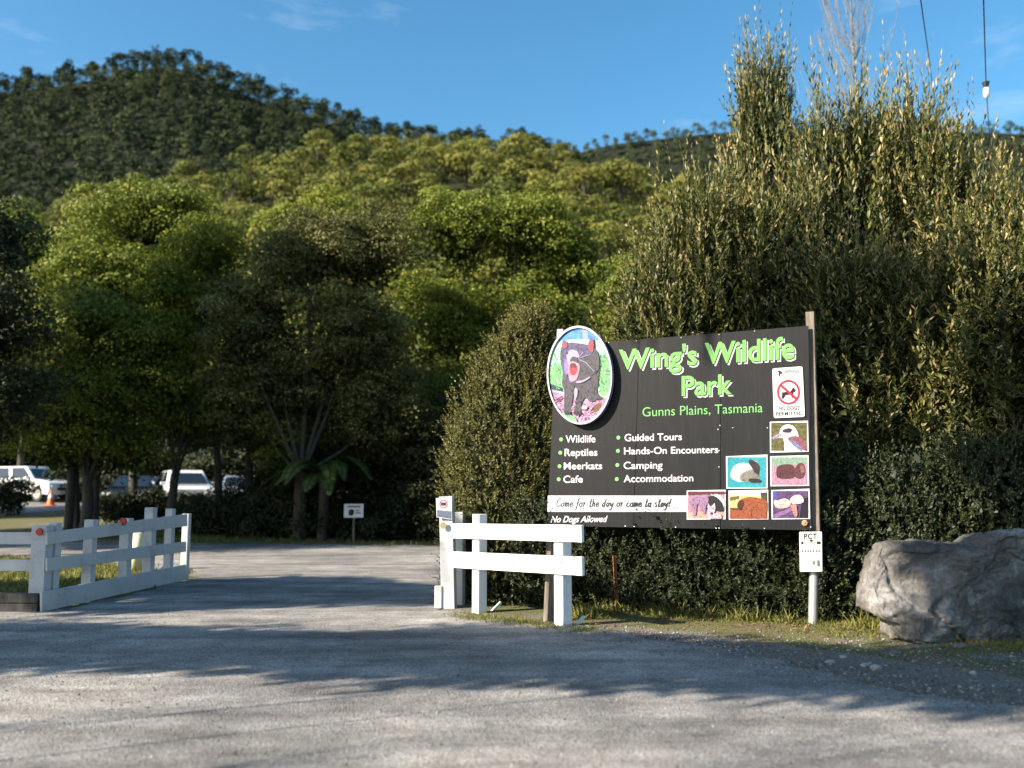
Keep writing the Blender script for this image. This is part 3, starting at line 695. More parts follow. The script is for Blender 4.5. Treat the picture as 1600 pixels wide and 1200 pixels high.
# ------------------------------------------------------------------ conical bush left of the sign
def cone_bush():
    r = np.random.default_rng(51); n = 3600
    base = aty(785, 770, 13.4); H = aty(850, 475, 13.4).z
    e = empty('conical_bush', (base.x, 13.4, -.02), 'conical small leaved bush growing left of the sign behind the white fence', 'bush')
    z = H * r.random(n) ** .9 * .97; a = r.uniform(0, 6.28, n)
    zz = z / H
    pr = np.interp(zz, [0, .12, .3, .45, .6, .75, .88, 1], [.72, .82, .93, 1.0, .90, .66, .36, .06]) * .98
    cxs = np.interp(zz, [0, .5, .8, 1], [.02, .05, .25, .50])
    bumpy = 1 + .10 * np.sin(a * 4 + z * 2.2) + .08 * np.sin(a * 9 - z * 4)
    q = pr * bumpy * r.uniform(.7, 1.03, n)
    out = np.stack([np.cos(a), np.sin(a), np.zeros(n)], 1)
    B = np.stack([cxs + q * np.cos(a), q * .9 * np.sin(a), z], 1)
    D = unit(out * r.uniform(.2, 1.1, (n, 1)) + np.array([0, 0, 1.]) + r.normal(0, .25, (n, 3)))
    A = shoots(B, D, r.uniform(.13, .30, n), 15, .052, .0115, .85, .35, r, .42)
    m = 90; zt = r.uniform(.55, 1.0, m); a = r.uniform(0, 6.28, m); q = np.interp(zt, [.5, .75, .88, 1], [.9, .6, .32, .04]) * r.uniform(.2, 1, m)
    B2 = np.stack([np.interp(zt, [0, .5, .8, 1], [.02, .05, .25, .50]) + q * np.cos(a), q * np.sin(a), zt * H - .1], 1)
    S2 = shoots(B2, unit(np.stack([.15 * np.cos(a), .15 * np.sin(a), np.ones(m)], 1)), r.uniform(.2, .48, m), 20, .055, .011, .7, .4, r, .55)
    ni = 1500; z = H * r.random(ni) * .9; a = r.uniform(0, 6.28, ni); q = np.interp(z / H, [0, .45, .75, 1], [.6, .75, .45, .1]) * np.sqrt(r.random(ni))
    I = puffs(np.stack([np.interp(z / H, [0, .5, .8, 1], [.02, .05, .25, .5]) + q * np.cos(a), q * np.sin(a), z], 1), np.full(ni, .16), 10, .085, .026, r, base_var=.05, cvar=.04)  # inner leaves take the darkest colour, as shade inside the bush
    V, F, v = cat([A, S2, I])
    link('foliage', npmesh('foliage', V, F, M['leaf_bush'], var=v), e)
    mb = MB()
    for i in range(6): mb.tube([(.08 * math.cos(i), .08 * math.sin(i), -.1), (.25 * math.cos(i), .25 * math.sin(i), H * .4), (.25 + .2 * math.cos(i), .2 * math.sin(i), H * .75)], [.035, .022, .008], 6)
    mb.obj('stem', M['bark'], e, world=False)
cone_bush()

# ------------------------------------------------------------------ low glossy shrubs under the sign
def low_shrub(seed):
    r = np.random.default_rng(seed); n = 1350; R = .85; H = 1.55
    a = r.uniform(0, 6.28, n); z = H * r.random(n); q = R * (1.02 - .35 * (z / H) ** 2) * r.uniform(.6, 1.05, n) * (1 + .15 * np.sin(3 * a + seed + z * 3))
    out = np.stack([np.cos(a), np.sin(a), np.zeros(n)], 1)
    A = shoots(np.stack([q * np.cos(a), q * np.sin(a), z], 1), unit(out * r.uniform(.3, 1.2, (n, 1)) + np.array([0, 0, .7]) + r.normal(0, .3, (n, 3))), r.uniform(.14, .34, n), 15, .056, .0145, 1.0, .3, r, .42)
    ni = 260; z = H * r.random(ni) * .9; aa = r.uniform(0, 6.28, ni); q = R * .6 * np.sqrt(r.random(ni))
    I = puffs(np.stack([q * np.cos(aa), q * np.sin(aa), z], 1), np.full(ni, .25), 14, .12, .04, r, base_var=.05, cvar=.04)  # inside of the shrub darkened by leaf colour, as shade
    V, F, v = cat([A, I]); mb = MB()
    for i in range(9):
        a_ = i * .7; mb.tube([(.1 * math.cos(a_), .1 * math.sin(a_), -.1), (.4 * math.cos(a_), .4 * math.sin(a_), .6), (.65 * math.cos(a_), .65 * math.sin(a_), 1.3)], [.025, .017, .006], 5)
    return npmesh('foliage', V, F, M['leaf_glossy'], var=v), npmesh('stem', mb.V, mb.F, M['bark'], smooth=True)
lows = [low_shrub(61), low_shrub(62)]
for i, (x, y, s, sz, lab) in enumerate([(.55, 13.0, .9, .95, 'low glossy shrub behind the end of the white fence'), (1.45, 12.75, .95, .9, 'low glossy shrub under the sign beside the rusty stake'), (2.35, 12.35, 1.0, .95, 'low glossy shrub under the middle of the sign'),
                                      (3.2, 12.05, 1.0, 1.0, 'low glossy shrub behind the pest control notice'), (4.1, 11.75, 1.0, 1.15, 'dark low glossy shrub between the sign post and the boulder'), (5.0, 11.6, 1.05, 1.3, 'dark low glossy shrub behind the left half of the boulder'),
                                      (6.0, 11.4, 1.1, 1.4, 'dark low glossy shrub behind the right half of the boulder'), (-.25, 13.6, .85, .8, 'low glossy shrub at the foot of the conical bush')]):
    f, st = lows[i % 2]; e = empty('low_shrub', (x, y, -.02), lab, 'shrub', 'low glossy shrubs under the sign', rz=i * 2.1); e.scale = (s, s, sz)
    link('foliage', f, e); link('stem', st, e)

# ------------------------------------------------------------------ bare poplar
def poplar(cx, Y):
    b = aty(cx, 770, Y); top = aty(cx, -70, Y).z; r = np.random.default_rng(8)
    e = empty('bare_poplar', (b.x, Y, tz(0, Y)), 'leafless pale poplar with upright twigs above the hedge', 'tree')
    mb = MB(); mb.tube([(0, 0, -.3), (0, .05, top * .4), (.03, 0, top * .75), (0, 0, top)], [.16, .10, .045, .008], 8)
    mb.obj('trunk', M['pale_bark'], e, world=False)
    tw = MB()
    for i in range(58):
        z = top * r.uniform(.25, .93); a = r.uniform(0, 6.28); Lb = (top - z) * r.uniform(.28, .6) + .6
        q = r.uniform(.22, .55) * Lb
        p = [Vector((0, 0, z)), Vector((q * .6 * math.cos(a), q * .6 * math.sin(a), z + Lb * .35)), Vector((q * math.cos(a), q * math.sin(a), z + Lb))]
        tw.tube([tuple(v) for v in p], [.016, .010, .004], 5)
        for k in range(7):
            s = p[0].lerp(p[1], r.random()) if k < 2 else p[1].lerp(p[2], r.random()); a2 = a + r.normal(0, 1.1); l2 = r.uniform(.35, 1.0)
            f = s + Vector((math.cos(a2) * .26 * l2, math.sin(a2) * .26 * l2, l2)); tw.tube([tuple(s), tuple(f)], [.0065, .003], 4)
            g = s.lerp(f, .5); tw.tube([tuple(g), tuple(g + Vector((r.normal(0, .12), r.normal(0, .12), .35)))], [.005, .0025], 3)
    tw.obj('branches', M['pale_bark'], e, smooth=True, world=False)
poplar(1366, 27)

# ------------------------------------------------------------------ trees off the left edge whose shade falls across the gravel
def shade_meshes(seed, zc, R, ry=.5, rz=.42, n=7, leaf=.17, dens=.62):
    r = np.random.default_rng(seed); lob = []
    for i in range(n):
        a = i * 2 * math.pi / n + r.uniform(-.3, .3); q = R * r.uniform(.45, .72)
        lob.append((q * math.cos(a), q * ry * 1.3 * math.sin(a), zc + r.uniform(-.5, .5) * rz, R * .42, R * .42 * max(ry, .6), R * rz * r.uniform(.5, .8)))
    return broad_tree(seed, lob, M['leaf_olive'], k=26, leaf=leaf, clump=.36, fork=zc * .55, r0=.018, nlimb=0, dens=dens)
shade = [shade_meshes(71, 6, 1.9), shade_meshes(72, 6, 1.9), shade_meshes(73, 9, 3.6, .85, .55, 9, .26, .8), shade_meshes(74, 15, 3.2, .85, .30, 9, .24, .8)]
SH = [((-9.4, 9.6), 5.6, 0, .95), ((-6.6, 9.35), 6.4, 1, .95), ((-4.0, 9.15), 6.0, 0, .95), ((-1.4, 8.95), 6.6, 1, .95), ((1.2, 8.4), 6.2, 0, .95), ((3.6, 7.8), 7.0, 1, .95), ((6.2, 7.7), 7.4, 0, .95), ((6.7, 10.1), 7.8, 1, .6),
      ((-8.4, 14.4), 6.6, 1, 1.05), ((-5.6, 14.2), 7.0, 0, 1.0), ((-3.2, 13.8), 7.4, 1, 1.0), ((-4.5, 15.6), 7.2, 0, .7), ((-5.0, 12.5), 6.6, 1, .55),
      ((9.7, 15.6), 11.4, 1, .62), ((11.6, 15.8), 12.4, 0, .8), ((10.2, 12.6), 10.8, 1, .6),
      ((-15.5, 27.5), 8.8, 2, .8), ((-10.5, 28.0), 9.2, 2, .8), ((-6.0, 28.4), 9.0, 2, .8), ((-17.5, 38.6), 9.5, 2, .8), ((.5, 31.2), 15, 3, .9), ((4.8, 32.9), 16, 3, .9),
      ((-.75, 13.25), 7.0, 0, .42)]
for i, (G, hm, vi, sc) in enumerate(SH):
    Lr = hm / SUN.z; x = G[0] + SUN.x * Lr; y = G[1] + SUN.y * Lr
    big = vi >= 2
    e = plant_tree('gum_tree', shade[vi], (x, y, 0), 'tall gum tree outside the left edge shading the far bank' if big else 'slim gum tree outside the left edge shading the gravel with its leafy crown', 'tree', 'tall gum trees outside the left edge' if big else 'slim gum trees outside the left edge', rz=(i % 2) * math.pi, sc=sc)
    e.scale = (sc, sc, hm / (6, 6, 9, 15)[vi])
    if y > 0 and x > -.60 * y - (4.5 if big else 1.5): print('in view?', G, x, y)

# ------------------------------------------------------------------ the park sign
ANG = math.radians(26)
SD = Vector((math.cos(ANG), -math.sin(ANG), 0)); SN = Vector((-math.sin(ANG), -math.cos(ANG), 0))
_b = gp(1273, 976)
SP0 = Vector((_b.x, _b.y, 0)) + SN * .05
def sg(px, py, off=0.0): return onplane(px, py, SP0 + SN * off, SN)
sign = empty('billboard', (2.05, 11.6, 0), 'large black park sign with green title and animal photographs beside the driveway', 'sign')
def c1(x, y): return (840 + x / 3.2435, 480 + y / 3.2435)
def c2(x, y): return (1060 + x / 4.4455, 560 + y / 4.4455)
def c3(x, y): return (840 + x / 6.319, 490 + y / 6.319)
def inv_prism(bm, front, depth, n, mi=0):
    """front: list of points (convex or not, in order); extruded backwards along n by depth"""
    vs = [bm.verts.new(p) for p in front]; bs = [bm.verts.new(p - n * depth) for p in front]
    if len(front) > 4:
        for tri in tessellate_polygon([[Vector(p) for p in front]]):
            f = bm.faces.new([vs[i] for i in tri]); f.material_index = mi
            f = bm.faces.new([bs[i] for i in reversed(tri)]); f.material_index = mi
    else:
        bm.faces.new(vs).material_index = mi; bm.faces.new(list(reversed(bs))).material_index = mi
    k = len(front)
    for i in range(k):
        f = bm.faces.new([vs[i], bs[i], bs[(i + 1) % k], vs[(i + 1) % k]]); f.material_index = mi
    bmesh.ops.recalc_face_normals(bm, faces=bm.faces)
def board_mat():
    m, t, b, o = newmat('black_sign_paint'); v = coords(t, 1)
    st = noi(t, coords(t, (9, 9, .8)), 3, 6, .7); sp = noi(t, v, 60, 3, .6)
    c = mixc(t, ramp(t, st, [(.45, 0), (.8, .35)]), (.006, .0065, .008), (.026, .026, .027))
    c = mixc(t, ramp(t, sp, [(.72, 0), (.76, .6)]), c, (.22, .21, .19))
    t.links.new(c, b.inputs['Base Color']); b.inputs['Roughness'].default_value = .55; b.inputs['Specular IOR Level'].default_value = .2
    return m
M['board'] = board_mat()
TL, TR, BR, BL = (868, 541), (1263, 509), (1268, 828.4), (855, 822)
def lerp2(a, b, t): return (a[0] + (b[0] - a[0]) * t, a[1] + (b[1] - a[1]) * t)
bm = bmesh.new()
cuts = [(0.0, 0.0), (.331, .327), (.655, .655), (1, 1)]
for i in range(3):
    t0, b0 = cuts[i]; t1, b1 = cuts[i + 1]
    g = .0011 if i else 0; g1 = .0011 if i < 2 else 0
    q = [lerp2(TL, TR, t0 + g), lerp2(BL, BR, b0 + g), lerp2(BL, BR, b1 - g1), lerp2(TL, TR, t1 - g1)]
    inv_prism(bm, [sg(*p) for p in q], .016, SN)
bm_obj('board', bm, M['board'], sign)
# frame rails behind the board
bm = bmesh.new()
for py0, py1 in ((560, 536), (690, 682), (806, 812)):
    a = sg(872, py0, -.045); c = sg(1262, py1, -.045); beam(bm, a, c, .045, .07)
bm_obj('back_rail', bm, M['grey_timber'], sign)
# posts
def post_between(name, top_px, base, w, mat, parent, rnd=False, off=-.11):
    b = Vector(base); t = sg(top_px[0], top_px[1], off)
    bm = bmesh.new(); beam(bm, b - Vector((0, 0, .15)), t, w, w, up=SN)
    return bm_obj(name, bm, mat, parent, bevel=.006)
pb = gp(1273, 976); pb = Vector((pb.x, pb.y, 0)) - SN * .06
post_between('post', (1266, 488), Vector((sg(1273, 800, -.11).x, sg(1273, 800, -.11).y, .75)), .10, M['grey_timber'], sign)
mb = MB(); p0 = sg(1273.5, 885, -.11); p1 = gp(1273, 977); mb.tube([(p1.x, p1.y + .06, -.1), (p1.x, p1.y + .06, .03), (p0.x, p0.y, .85), (p0.x, p0.y, .9)], [.056] * 4, 16)
mb.obj('post_sleeve', M['steel'], sign)
pl = sg(857, 822, -.11); post_between('post', (877, 515), Vector((pl.x - .02, pl.y, 0)), .09, M['white_paint_worn_shaded'], sign)

# printed inks
def ink(name, c, rough=.45): return plain(name, c, rough, 0, .06, 25, .35)
INK = {}
def inkc(r, g, b, nv=0.0, sc=30, c2=None):
    key = (r, g, b, nv, sc, c2)
    if key not in INK:
        m, t, bs, o = newmat('ink_%d_%d_%d' % (r, g, b)); K_ = .62; c = tuple(K_ * q_ for q_ in lin((r, g, b))); d = tuple(K_ * q_ for q_ in lin(c2)) if c2 else [x * (1 - nv) for x in c]
        f = noi(t, coords(t, 1), sc, 5, .7)
        t.links.new(ramp(t, f, [(.35, d), (.65, c)]), bs.inputs['Base Color']); bs.inputs['Roughness'].default_value = .4; bs.inputs['Specular IOR Level'].default_value = .3
        INK[key] = m
    return INK[key]
def smooth_poly(P, n=4):
    out = []; k = len(P)
    for i in range(k):
        p0, p1, p2, p3 = (Vector(P[(i + j - 1) % k]) for j in range(4))
        for s in range(n):
            t = s / n
            out.append(tuple(.5 * ((2 * p1) + (-p0 + p2) * t + (2 * p0 - 5 * p1 + 4 * p2 - p3) * t * t + (-p0 + 3 * p1 - 3 * p2 + p3) * t ** 3)))
    return out
def picture(name, layers, parent, off0, conv, clip=None, step=.0012, label=None, proj=None):
    """flat printed picture: layers of polygons in crop pixels, each on its own thin film"""
    proj = proj or sg
    bm = bmesh.new(); mats = []
    for i, L_ in enumerate(layers):
        pts, mat = L_[0], L_[1]; sm_ = L_[2] if len(L_) > 2 else 0
        if sm_: pts = smooth_poly(pts, sm_)
        if clip: pts = [clip(*p) for p in pts]
        if mat not in mats: mats.append(mat)
        P3 = [proj(*conv(*p), off0 + i * step) for p in pts]
        vs = [bm.verts.new(p) for p in P3]
        for tri in tessellate_polygon([P3]):
            try:
                f = bm.faces.new([vs[j] for j in tri]); f.material_index = mats.index(mat)
            except ValueError: pass
    bmesh.ops.recalc_face_normals(bm, faces=bm.faces)
    o = bm_obj(name, bm, mats, parent)
    if label: o['label'] = label
    return o
def text_geo(body, bold=0.0, shear=0.0, space=1.0):
    c = bpy.data.curves.new('lettering', 'FONT'); c.body = body; c.size = 1; c.offset = bold; c.shear = shear; c.space_character = space
    c.resolution_u = 5; c.fill_mode = 'FRONT'; c.dimensions = '2D'
    o = bpy.data.objects.new('lettering', c); COL.objects.link(o)
    dg = bpy.context.evaluated_depsgraph_get(); dg.update()
    me = bpy.data.meshes.new_from_object(o.evaluated_get(dg)); bpy.data.objects.remove(o); bpy.data.curves.remove(c)
    V = [tuple(v.co) for v in me.vertices]; F = [tuple(p.vertices) for p in me.polygons]; bpy.data.meshes.remove(me)
    return V, F
CAPH = .69
def write(name, body, quad, mat, parent, off, bold=.0, shear=0.0, space=1.0, conv=None, shift=(0, 0), mats=None, proj=None, acc=None):
    """quad: photo pixels TL,TR,BR,BL of the capital letter box"""
    proj = proj or sg
    V, F = text_geo(body, bold, shear, space)
    if conv: quad = [conv(*q) for q in quad]
    x0 = min(v[0] for v in V); x1 = max(v[0] for v in V)
    out = []
    for v in V:
        s = (v[0] - x0) / (x1 - x0); t = v[1] / CAPH
        a = lerp2(quad[3], quad[2], s); b_ = lerp2(quad[0], quad[1], s); p = lerp2(a, b_, t)
        out.append(proj(p[0] + shift[0], p[1] + shift[1], off))
    if acc is not None:
        o_ = len(acc[0]); acc[0].extend(out); acc[1].extend([tuple(i + o_ for i in f) for f in F]); return
    me = bpy.data.meshes.new(name); rl = root_loc(parent)
    me.from_pydata([p - rl for p in out], [], F); me.materials.append(mat); me.update()
    return link(name, me, parent)
def flush_text(name, acc, mat, parent):
    me = bpy.data.meshes.new(name); rl = root_loc(parent)
    me.from_pydata([Vector(p) - rl for p in acc[0]], [], acc[1]); me.materials.append(mat); me.update()
    return link(name, me, parent)
GREEN = inkc(128, 214, 104, .14); LGREEN = inkc(134, 216, 122, .08); WHITE = inkc(238, 238, 240, .05); BLACK = inkc(14, 14, 16); DGREY = inkc(40, 40, 44)
# title, white shadow layer under green letters
wt = ([], []); gt = ([], [])
T1 = [(967, 547), (1241, 525.5), (1241, 559.5), (967, 577)]; T2 = [(1065, 588), (1143.5, 584.5), (1143.5, 615), (1065, 618)]
for body, q in (("Wing's Wildlife", T1), ("Park", T2)):
    write('', body, q, None, sign, .003, .022, 0, 1.0, shift=(3.0, 3.0), acc=wt)
    write('', body, q, None, sign, .004, .020, 0, 1.0, shift=(1.3, 1.3), acc=(dk := ([], [])))
    flush_text('title_outline', dk, BLACK, sign)
    write('', body, q, None, sign, .005, .018, 0, 1.0, acc=gt)
flush_text('title_shadow', wt, WHITE, sign); flush_text('title_lettering', gt, GREEN, sign)
write('place_lettering', 'Gunns Plains, Tasmania', [(1004, 636.5), (1191.5, 629), (1191.5, 644), (1004, 650.8)], LGREEN, sign, .004, -.004)
for body, x0, x1, yt0, yb0, yt1, yb1 in [('Wildlife', 142, 293, 650, 686, 649, 684), ('Reptiles', 137, 303, 718, 754, 717, 752), ('Meerkats', 133, 327, 787, 822, 786, 820), ('Cafe', 131, 229, 854, 890, 853, 888),
                                     ('Guided Tours', 441, 731, 643, 679, 638, 673), ('Hands-On Encounters', 438, 915, 711, 746, 704, 738), ('Camping', 436, 633, 784, 820, 782, 817), ('Accommodation', 436, 789, 851, 887, 848, 882)]:
    write('list_lettering', body, [(x0, yt0), (x1, yt1), (x1, yb1), (x0, yb0)], WHITE, sign, .004, .012, conv=c1)
bl = []
for x, y in [(119, 670), (115, 737), (111, 806), (107, 872), (409, 661), (407, 728), (404, 800), (401, 871)]:
    bl.append(([(x + 9.5 * math.cos(a), y + 10 * math.sin(a)) for a in np.linspace(0, 6.28, 14)[:-1]], LGREEN))
picture('bullet_dots', bl, sign, .004, c1, step=0)
picture('white_band', [([(52, 955), (755, 955), (755, 1037), (50, 1037)], WHITE)], sign, .002, c1)
write('italic_lettering', 'No Dogs Allowed', [(70, 1059), (355, 1057), (352, 1088), (66, 1090)], WHITE, sign, .004, .018, .22, conv=c1)
# hand script on the white band
GL = {'C': (.52, [[(.42, .85), (.3, 1.0), (.12, .8), (.05, .4), (.15, .05), (.32, .02), (.45, .2)]]),
      'o': (.42, [[(.28, .5), (.1, .4), (.06, .15), (.18, 0), (.32, .15), (.3, .42), (.2, .5), (.42, .47)]]),
      'c': (.40, [[(.30, .42), (.2, .5), (.08, .3), (.1, .05), (.22, 0), (.38, .15)]]),
      'm': (.54, [[(.02, .45), (.07, .5), (.08, 0)], [(.08, .35), (.18, .5), (.24, .4), (.24, 0)], [(.24, .35), (.36, .5), (.42, .4), (.42, .05), (.52, .06)]]),
      'e': (.40, [[(.06, .22), (.3, .32), (.28, .48), (.16, .5), (.06, .25), (.14, .02), (.3, .05), (.4, .2)]]),
      'f': (.36, [[(.38, .9), (.3, 1.0), (.2, .85), (.16, .2), (.1, -.35), (.02, -.4)], [(.04, .45), (.36, .5)]]),
      'r': (.36, [[(.05, .48), (.1, .5), (.12, 0)], [(.12, .3), (.22, .5), (.34, .45)]]),
      't': (.34, [[(.18, .95), (.14, .1), (.2, 0), (.32, .1)], [(.02, .6), (.34, .63)]]),
      'h': (.42, [[(.1, 1.0), (.08, 0)], [(.08, .3), (.2, .5), (.28, .4), (.28, .05), (.38, .05)]]),
      'd': (.45, [[(.3, .42), (.18, .5), (.06, .25), (.14, .0), (.28, .2)], [(.36, 1.0), (.3, .1), (.4, .03)]]),
      'a': (.43, [[(.3, .42), (.18, .5), (.06, .25), (.14, .0), (.28, .2)], [(.32, .5), (.3, .1), (.4, .03)]]),
      'y': (.42, [[(.05, .5), (.08, .15), (.18, .1), (.3, .4)], [(.34, .5), (.26, -.2), (.14, -.42), (.04, -.3)]]),
      's': (.36, [[(.3, .45), (.18, .5), (.1, .4), (.26, .2), (.22, .02), (.04, .05)]]),
      '!': (.3, [[(.2, 1.0), (.14, .3)], [(.11, .09), (.115, .0)]]), ' ': (.30, [])}
def script_line(body, x0, x1, yb, h, wd):
    tot = sum(GL[c][0] for c in body); k = (x1 - x0) / tot; pen = 0; quads = []
    for ch in body:
        adv, strokes = GL[ch]
        for st in strokes:
            P = [(x0 + (pen + x + .18 * y) * k, yb - y * h) for x, y in st]
            D = []
            for i in range(len(P) - 1):
                p0, p1, p2, p3 = (Vector(P[min(max(i + j, 0), len(P) - 1)]) for j in (-1, 0, 1, 2))
                for s in range(4):
                    t = s / 4; D.append(.5 * ((2 * p1) + (-p0 + p2) * t + (2 * p0 - 5 * p1 + 4 * p2 - p3) * t * t + (-p0 + 3 * p1 - 3 * p2 + p3) * t ** 3))
            D.append(Vector(P[-1]))
            for a, b in zip(D[:-1], D[1:]):
                d = b - a
                if d.length < 1e-6: continue
                d.normalize(); nn = Vector((-d.y, d.x)) * wd * (.6 + .55 * abs(d.y)); a2 = a - d * wd * .3; b2 = b + d * wd * .3
                quads.append([tuple(a2 + nn), tuple(b2 + nn), tuple(b2 - nn), tuple(a2 - nn)])
        pen += adv
    return quads
q = script_line('Come for the day or come to stay!', 92, 672, 1011, 42, 2.3)
picture('script_lettering', [(p, DGREY) for p in q], sign, .004, c1, step=.00001)

def strokes(poly, mats, n, ln, wd, ang, seed, spread=.5):
    """short brush-like marks inside a polygon: fur, grass, gravel in the printed photographs"""
    rr = random.Random(seed); xs_ = [p[0] for p in poly]; ys_ = [p[1] for p in poly]; out = []
    def inside(x, y):
        c = False
        for i in range(len(poly)):
            (xa, ya), (xb, yb) = poly[i - 1], poly[i]
            if (ya > y) != (yb > y) and x < (xb - xa) * (y - ya) / (yb - ya) + xa: c = not c
        return c
    t = 0
    while len(out) < n and t < n * 30:
        t += 1; x = rr.uniform(min(xs_), max(xs_)); y = rr.uniform(min(ys_), max(ys_))
        if not inside(x, y): continue
        a = ang + rr.gauss(0, spread); l_ = ln * rr.uniform(.5, 1.3); w_ = wd * rr.uniform(.5, 1.2)
        dx, dy = math.cos(a), math.sin(a)
        out.append(([(x - dy * w_, y + dx * w_), (x + dx * l_, y + dy * l_), (x + dy * w_, y - dx * w_)], rr.choice(mats)))
    return out
# oval plaque
EC, EA, EB, ET = (413, 607), 313, 474, -.035
def ell(s=1.0, n=48, dx=0, dy=0):
    out = []
    for i in range(n):
        a = 2 * math.pi * i / n; x = EA * s * math.cos(a); y = EB * s * math.sin(a)
        out.append((EC[0] + dx + x * math.cos(ET) - y * math.sin(ET), EC[1] + dy + x * math.sin(ET) + y * math.cos(ET)))
    return out
def eclip(x, y):
    u = x - EC[0]; v = y - EC[1]; X = u * math.cos(ET) + v * math.sin(ET); Y_ = -u * math.sin(ET) + v * math.cos(ET)
    q_ = math.hypot(X / (EA * .985), Y_ / (EB * .985))
    return (x, y) if q_ <= 1 else (EC[0] + u / q_, EC[1] + v / q_)
bm = bmesh.new(); inv_prism(bm, [sg(*c3(*p), .088) for p in ell(1.03)], .075, SN)
plaque = bm_obj('oval_plaque', bm, inkc(206, 196, 220, .08), sign); plaque['label'] = 'thick oval plaque with a photo of a roaring black marsupial'
SKYB = inkc(40, 110, 205, .3, 18, (90, 160, 235)); MINT = inkc(196, 228, 210, .2, 22, (120, 196, 150)); FUR = inkc(66, 62, 82, .3, 26, (104, 92, 142)); FURB = inkc(58, 58, 66, .3, 26, (88, 84, 92))
LIL = inkc(206, 170, 200, .3, 22, (140, 84, 130)); REDP = inkc(226, 62, 70, .3, 40); PINK = inkc(206, 150, 168, .1, 40); PALE = inkc(164, 156, 178, .1, 40); GRS = inkc(150, 208, 146, .3, 34, (84, 160, 96))
lay = [(ell(.985), MINT), ([(100, 300), (60, 100), (415, 90), (760, 100), (700, 245), (560, 262), (400, 250), (230, 270)], SKYB, 3), ([(440, 140), (490, 140), (500, 255), (445, 255)], inkc(150, 160, 215, .2)),
       ([(90, 560), (235, 520), (250, 740), (100, 740)], GRS, 3), ([(600, 470), (735, 420), (735, 760), (610, 790)], GRS, 3),
       ([(90, 770), (250, 790), (450, 850), (640, 850), (735, 760), (720, 950), (520, 1060), (415, 1100), (300, 1060), (160, 960)], LIL, 3),
       ([(120, 690), (250, 735), (258, 775), (120, 745)], inkc(30, 62, 80, .3)),
       ([(150, 860), (240, 820), (255, 850), (180, 885)], inkc(130, 60, 110, .3), 3), ([(560, 905), (640, 880), (600, 960), (520, 985)], inkc(120, 90, 70, .3), 3),
       ([(250, 640), (262, 760), (262, 900), (262, 985), (325, 1000), (335, 900), (352, 800), (365, 700), (385, 800), (372, 900), (360, 985), (420, 985), (430, 900), (470, 830), (520, 870), (600, 850), (645, 830), (590, 780), (600, 650), (608, 480), (500, 520)], FURB, 3),
       ([(235, 330), (225, 440), (245, 560), (260, 650), (330, 690), (420, 680), (500, 620), (600, 560), (605, 450), (590, 380), (545, 330), (480, 305), (380, 290), (300, 292)], FUR, 4),
       ([(400, 500), (520, 400), (598, 400), (600, 560), (500, 625), (430, 660), (410, 590)], FURB, 3),
       ([(380, 668), (450, 655), (515, 620), (512, 640), (440, 680), (390, 686)], PALE, 3), ([(360, 745), (395, 745), (390, 815), (365, 850)], PALE, 3),
       ([(243, 340), (246, 270), (285, 272), (295, 325), (265, 350)], FUR, 2), ([(250, 330), (254, 285), (278, 285), (283, 325)], REDP, 2),
       ([(492, 330), (522, 246), (550, 255), (552, 370), (520, 388)], FUR, 2), ([(503, 325), (527, 262), (544, 268), (545, 360), (520, 370)], REDP, 2),
       ([(285, 410), (330, 355), (395, 378), (405, 430), (350, 440), (312, 510), (296, 470)], inkc(176, 166, 192, .2, 40), 3),
       ([(283, 380), (298, 380), (300, 400), (285, 402)], BLACK, 2), ([(270, 450), (300, 480), (300, 590), (280, 600), (262, 540)], inkc(150, 130, 190, .3), 3),
       ([(322, 455), (348, 424), (388, 435), (392, 475), (330, 490)], inkc(70, 70, 78), 3),
       ([(300, 535), (313, 490), (345, 472), (395, 490), (417, 530), (397, 620), (372, 662), (320, 667), (305, 600)], PINK, 3),
       ([(316, 525), (345, 495), (392, 508), (392, 570), (370, 604), (345, 608), (320, 590)], REDP, 3), ([(318, 500), (345, 488), (388, 500), (380, 540), (350, 530), (325, 540)], inkc(96, 40, 50), 3),
       ([(312, 485), (320, 488), (317, 520)], WHITE), ([(383, 490), (393, 492), (390, 522)], WHITE),
       ([(400, 440), (520, 400), (522, 405), (402, 447)], PALE), ([(405, 450), (480, 480), (560, 570), (556, 574), (476, 487), (404, 457)], PALE), ([(400, 430), (450, 380), (454, 384), (404, 436)], PALE),
       ([(232, 1000), (290, 985), (375, 1035), (380, 1080), (300, 1068)], GRS, 3), ([(270, 965), (320, 970), (318, 1005), (272, 998)], inkc(50, 40, 60), 2), ([(360, 965), (425, 965), (428, 995), (362, 998)], inkc(50, 40, 60), 2),
       ([(440, 910), (490, 915), (480, 945), (445, 940)], inkc(240, 190, 190, .1), 2)]
FL = [inkc(120, 112, 150, .2), inkc(88, 82, 112, .2), inkc(40, 38, 52), inkc(28, 27, 34)]
BODY = lay[9][0]; HEAD = lay[10][0]
grs = [inkc(214, 236, 214, .1), inkc(84, 170, 100, .2), inkc(120, 214, 130, .1), inkc(40, 110, 92)]
lay = lay[:9] + strokes([(90, 420), (240, 400), (255, 740), (100, 760)], grs, 110, 38, 4, -1.4, 1) + strokes([(600, 420), (735, 380), (735, 780), (600, 790)], grs, 110, 38, 4, -1.6, 2) + \
      strokes([(110, 780), (260, 800), (460, 860), (640, 860), (720, 800), (640, 980), (415, 1070), (250, 1010)], [inkc(236, 206, 226, .1), inkc(120, 60, 104), inkc(90, 56, 84), inkc(220, 180, 190, .1)], 130, 26, 5, .3, 3, 1.2) + \
      lay[9:10] + strokes(BODY, FL, 150, 30, 3, 1.5, 4) + lay[10:12] + strokes(HEAD, FL, 170, 26, 2.6, 1.9, 5, .7) + lay[12:]
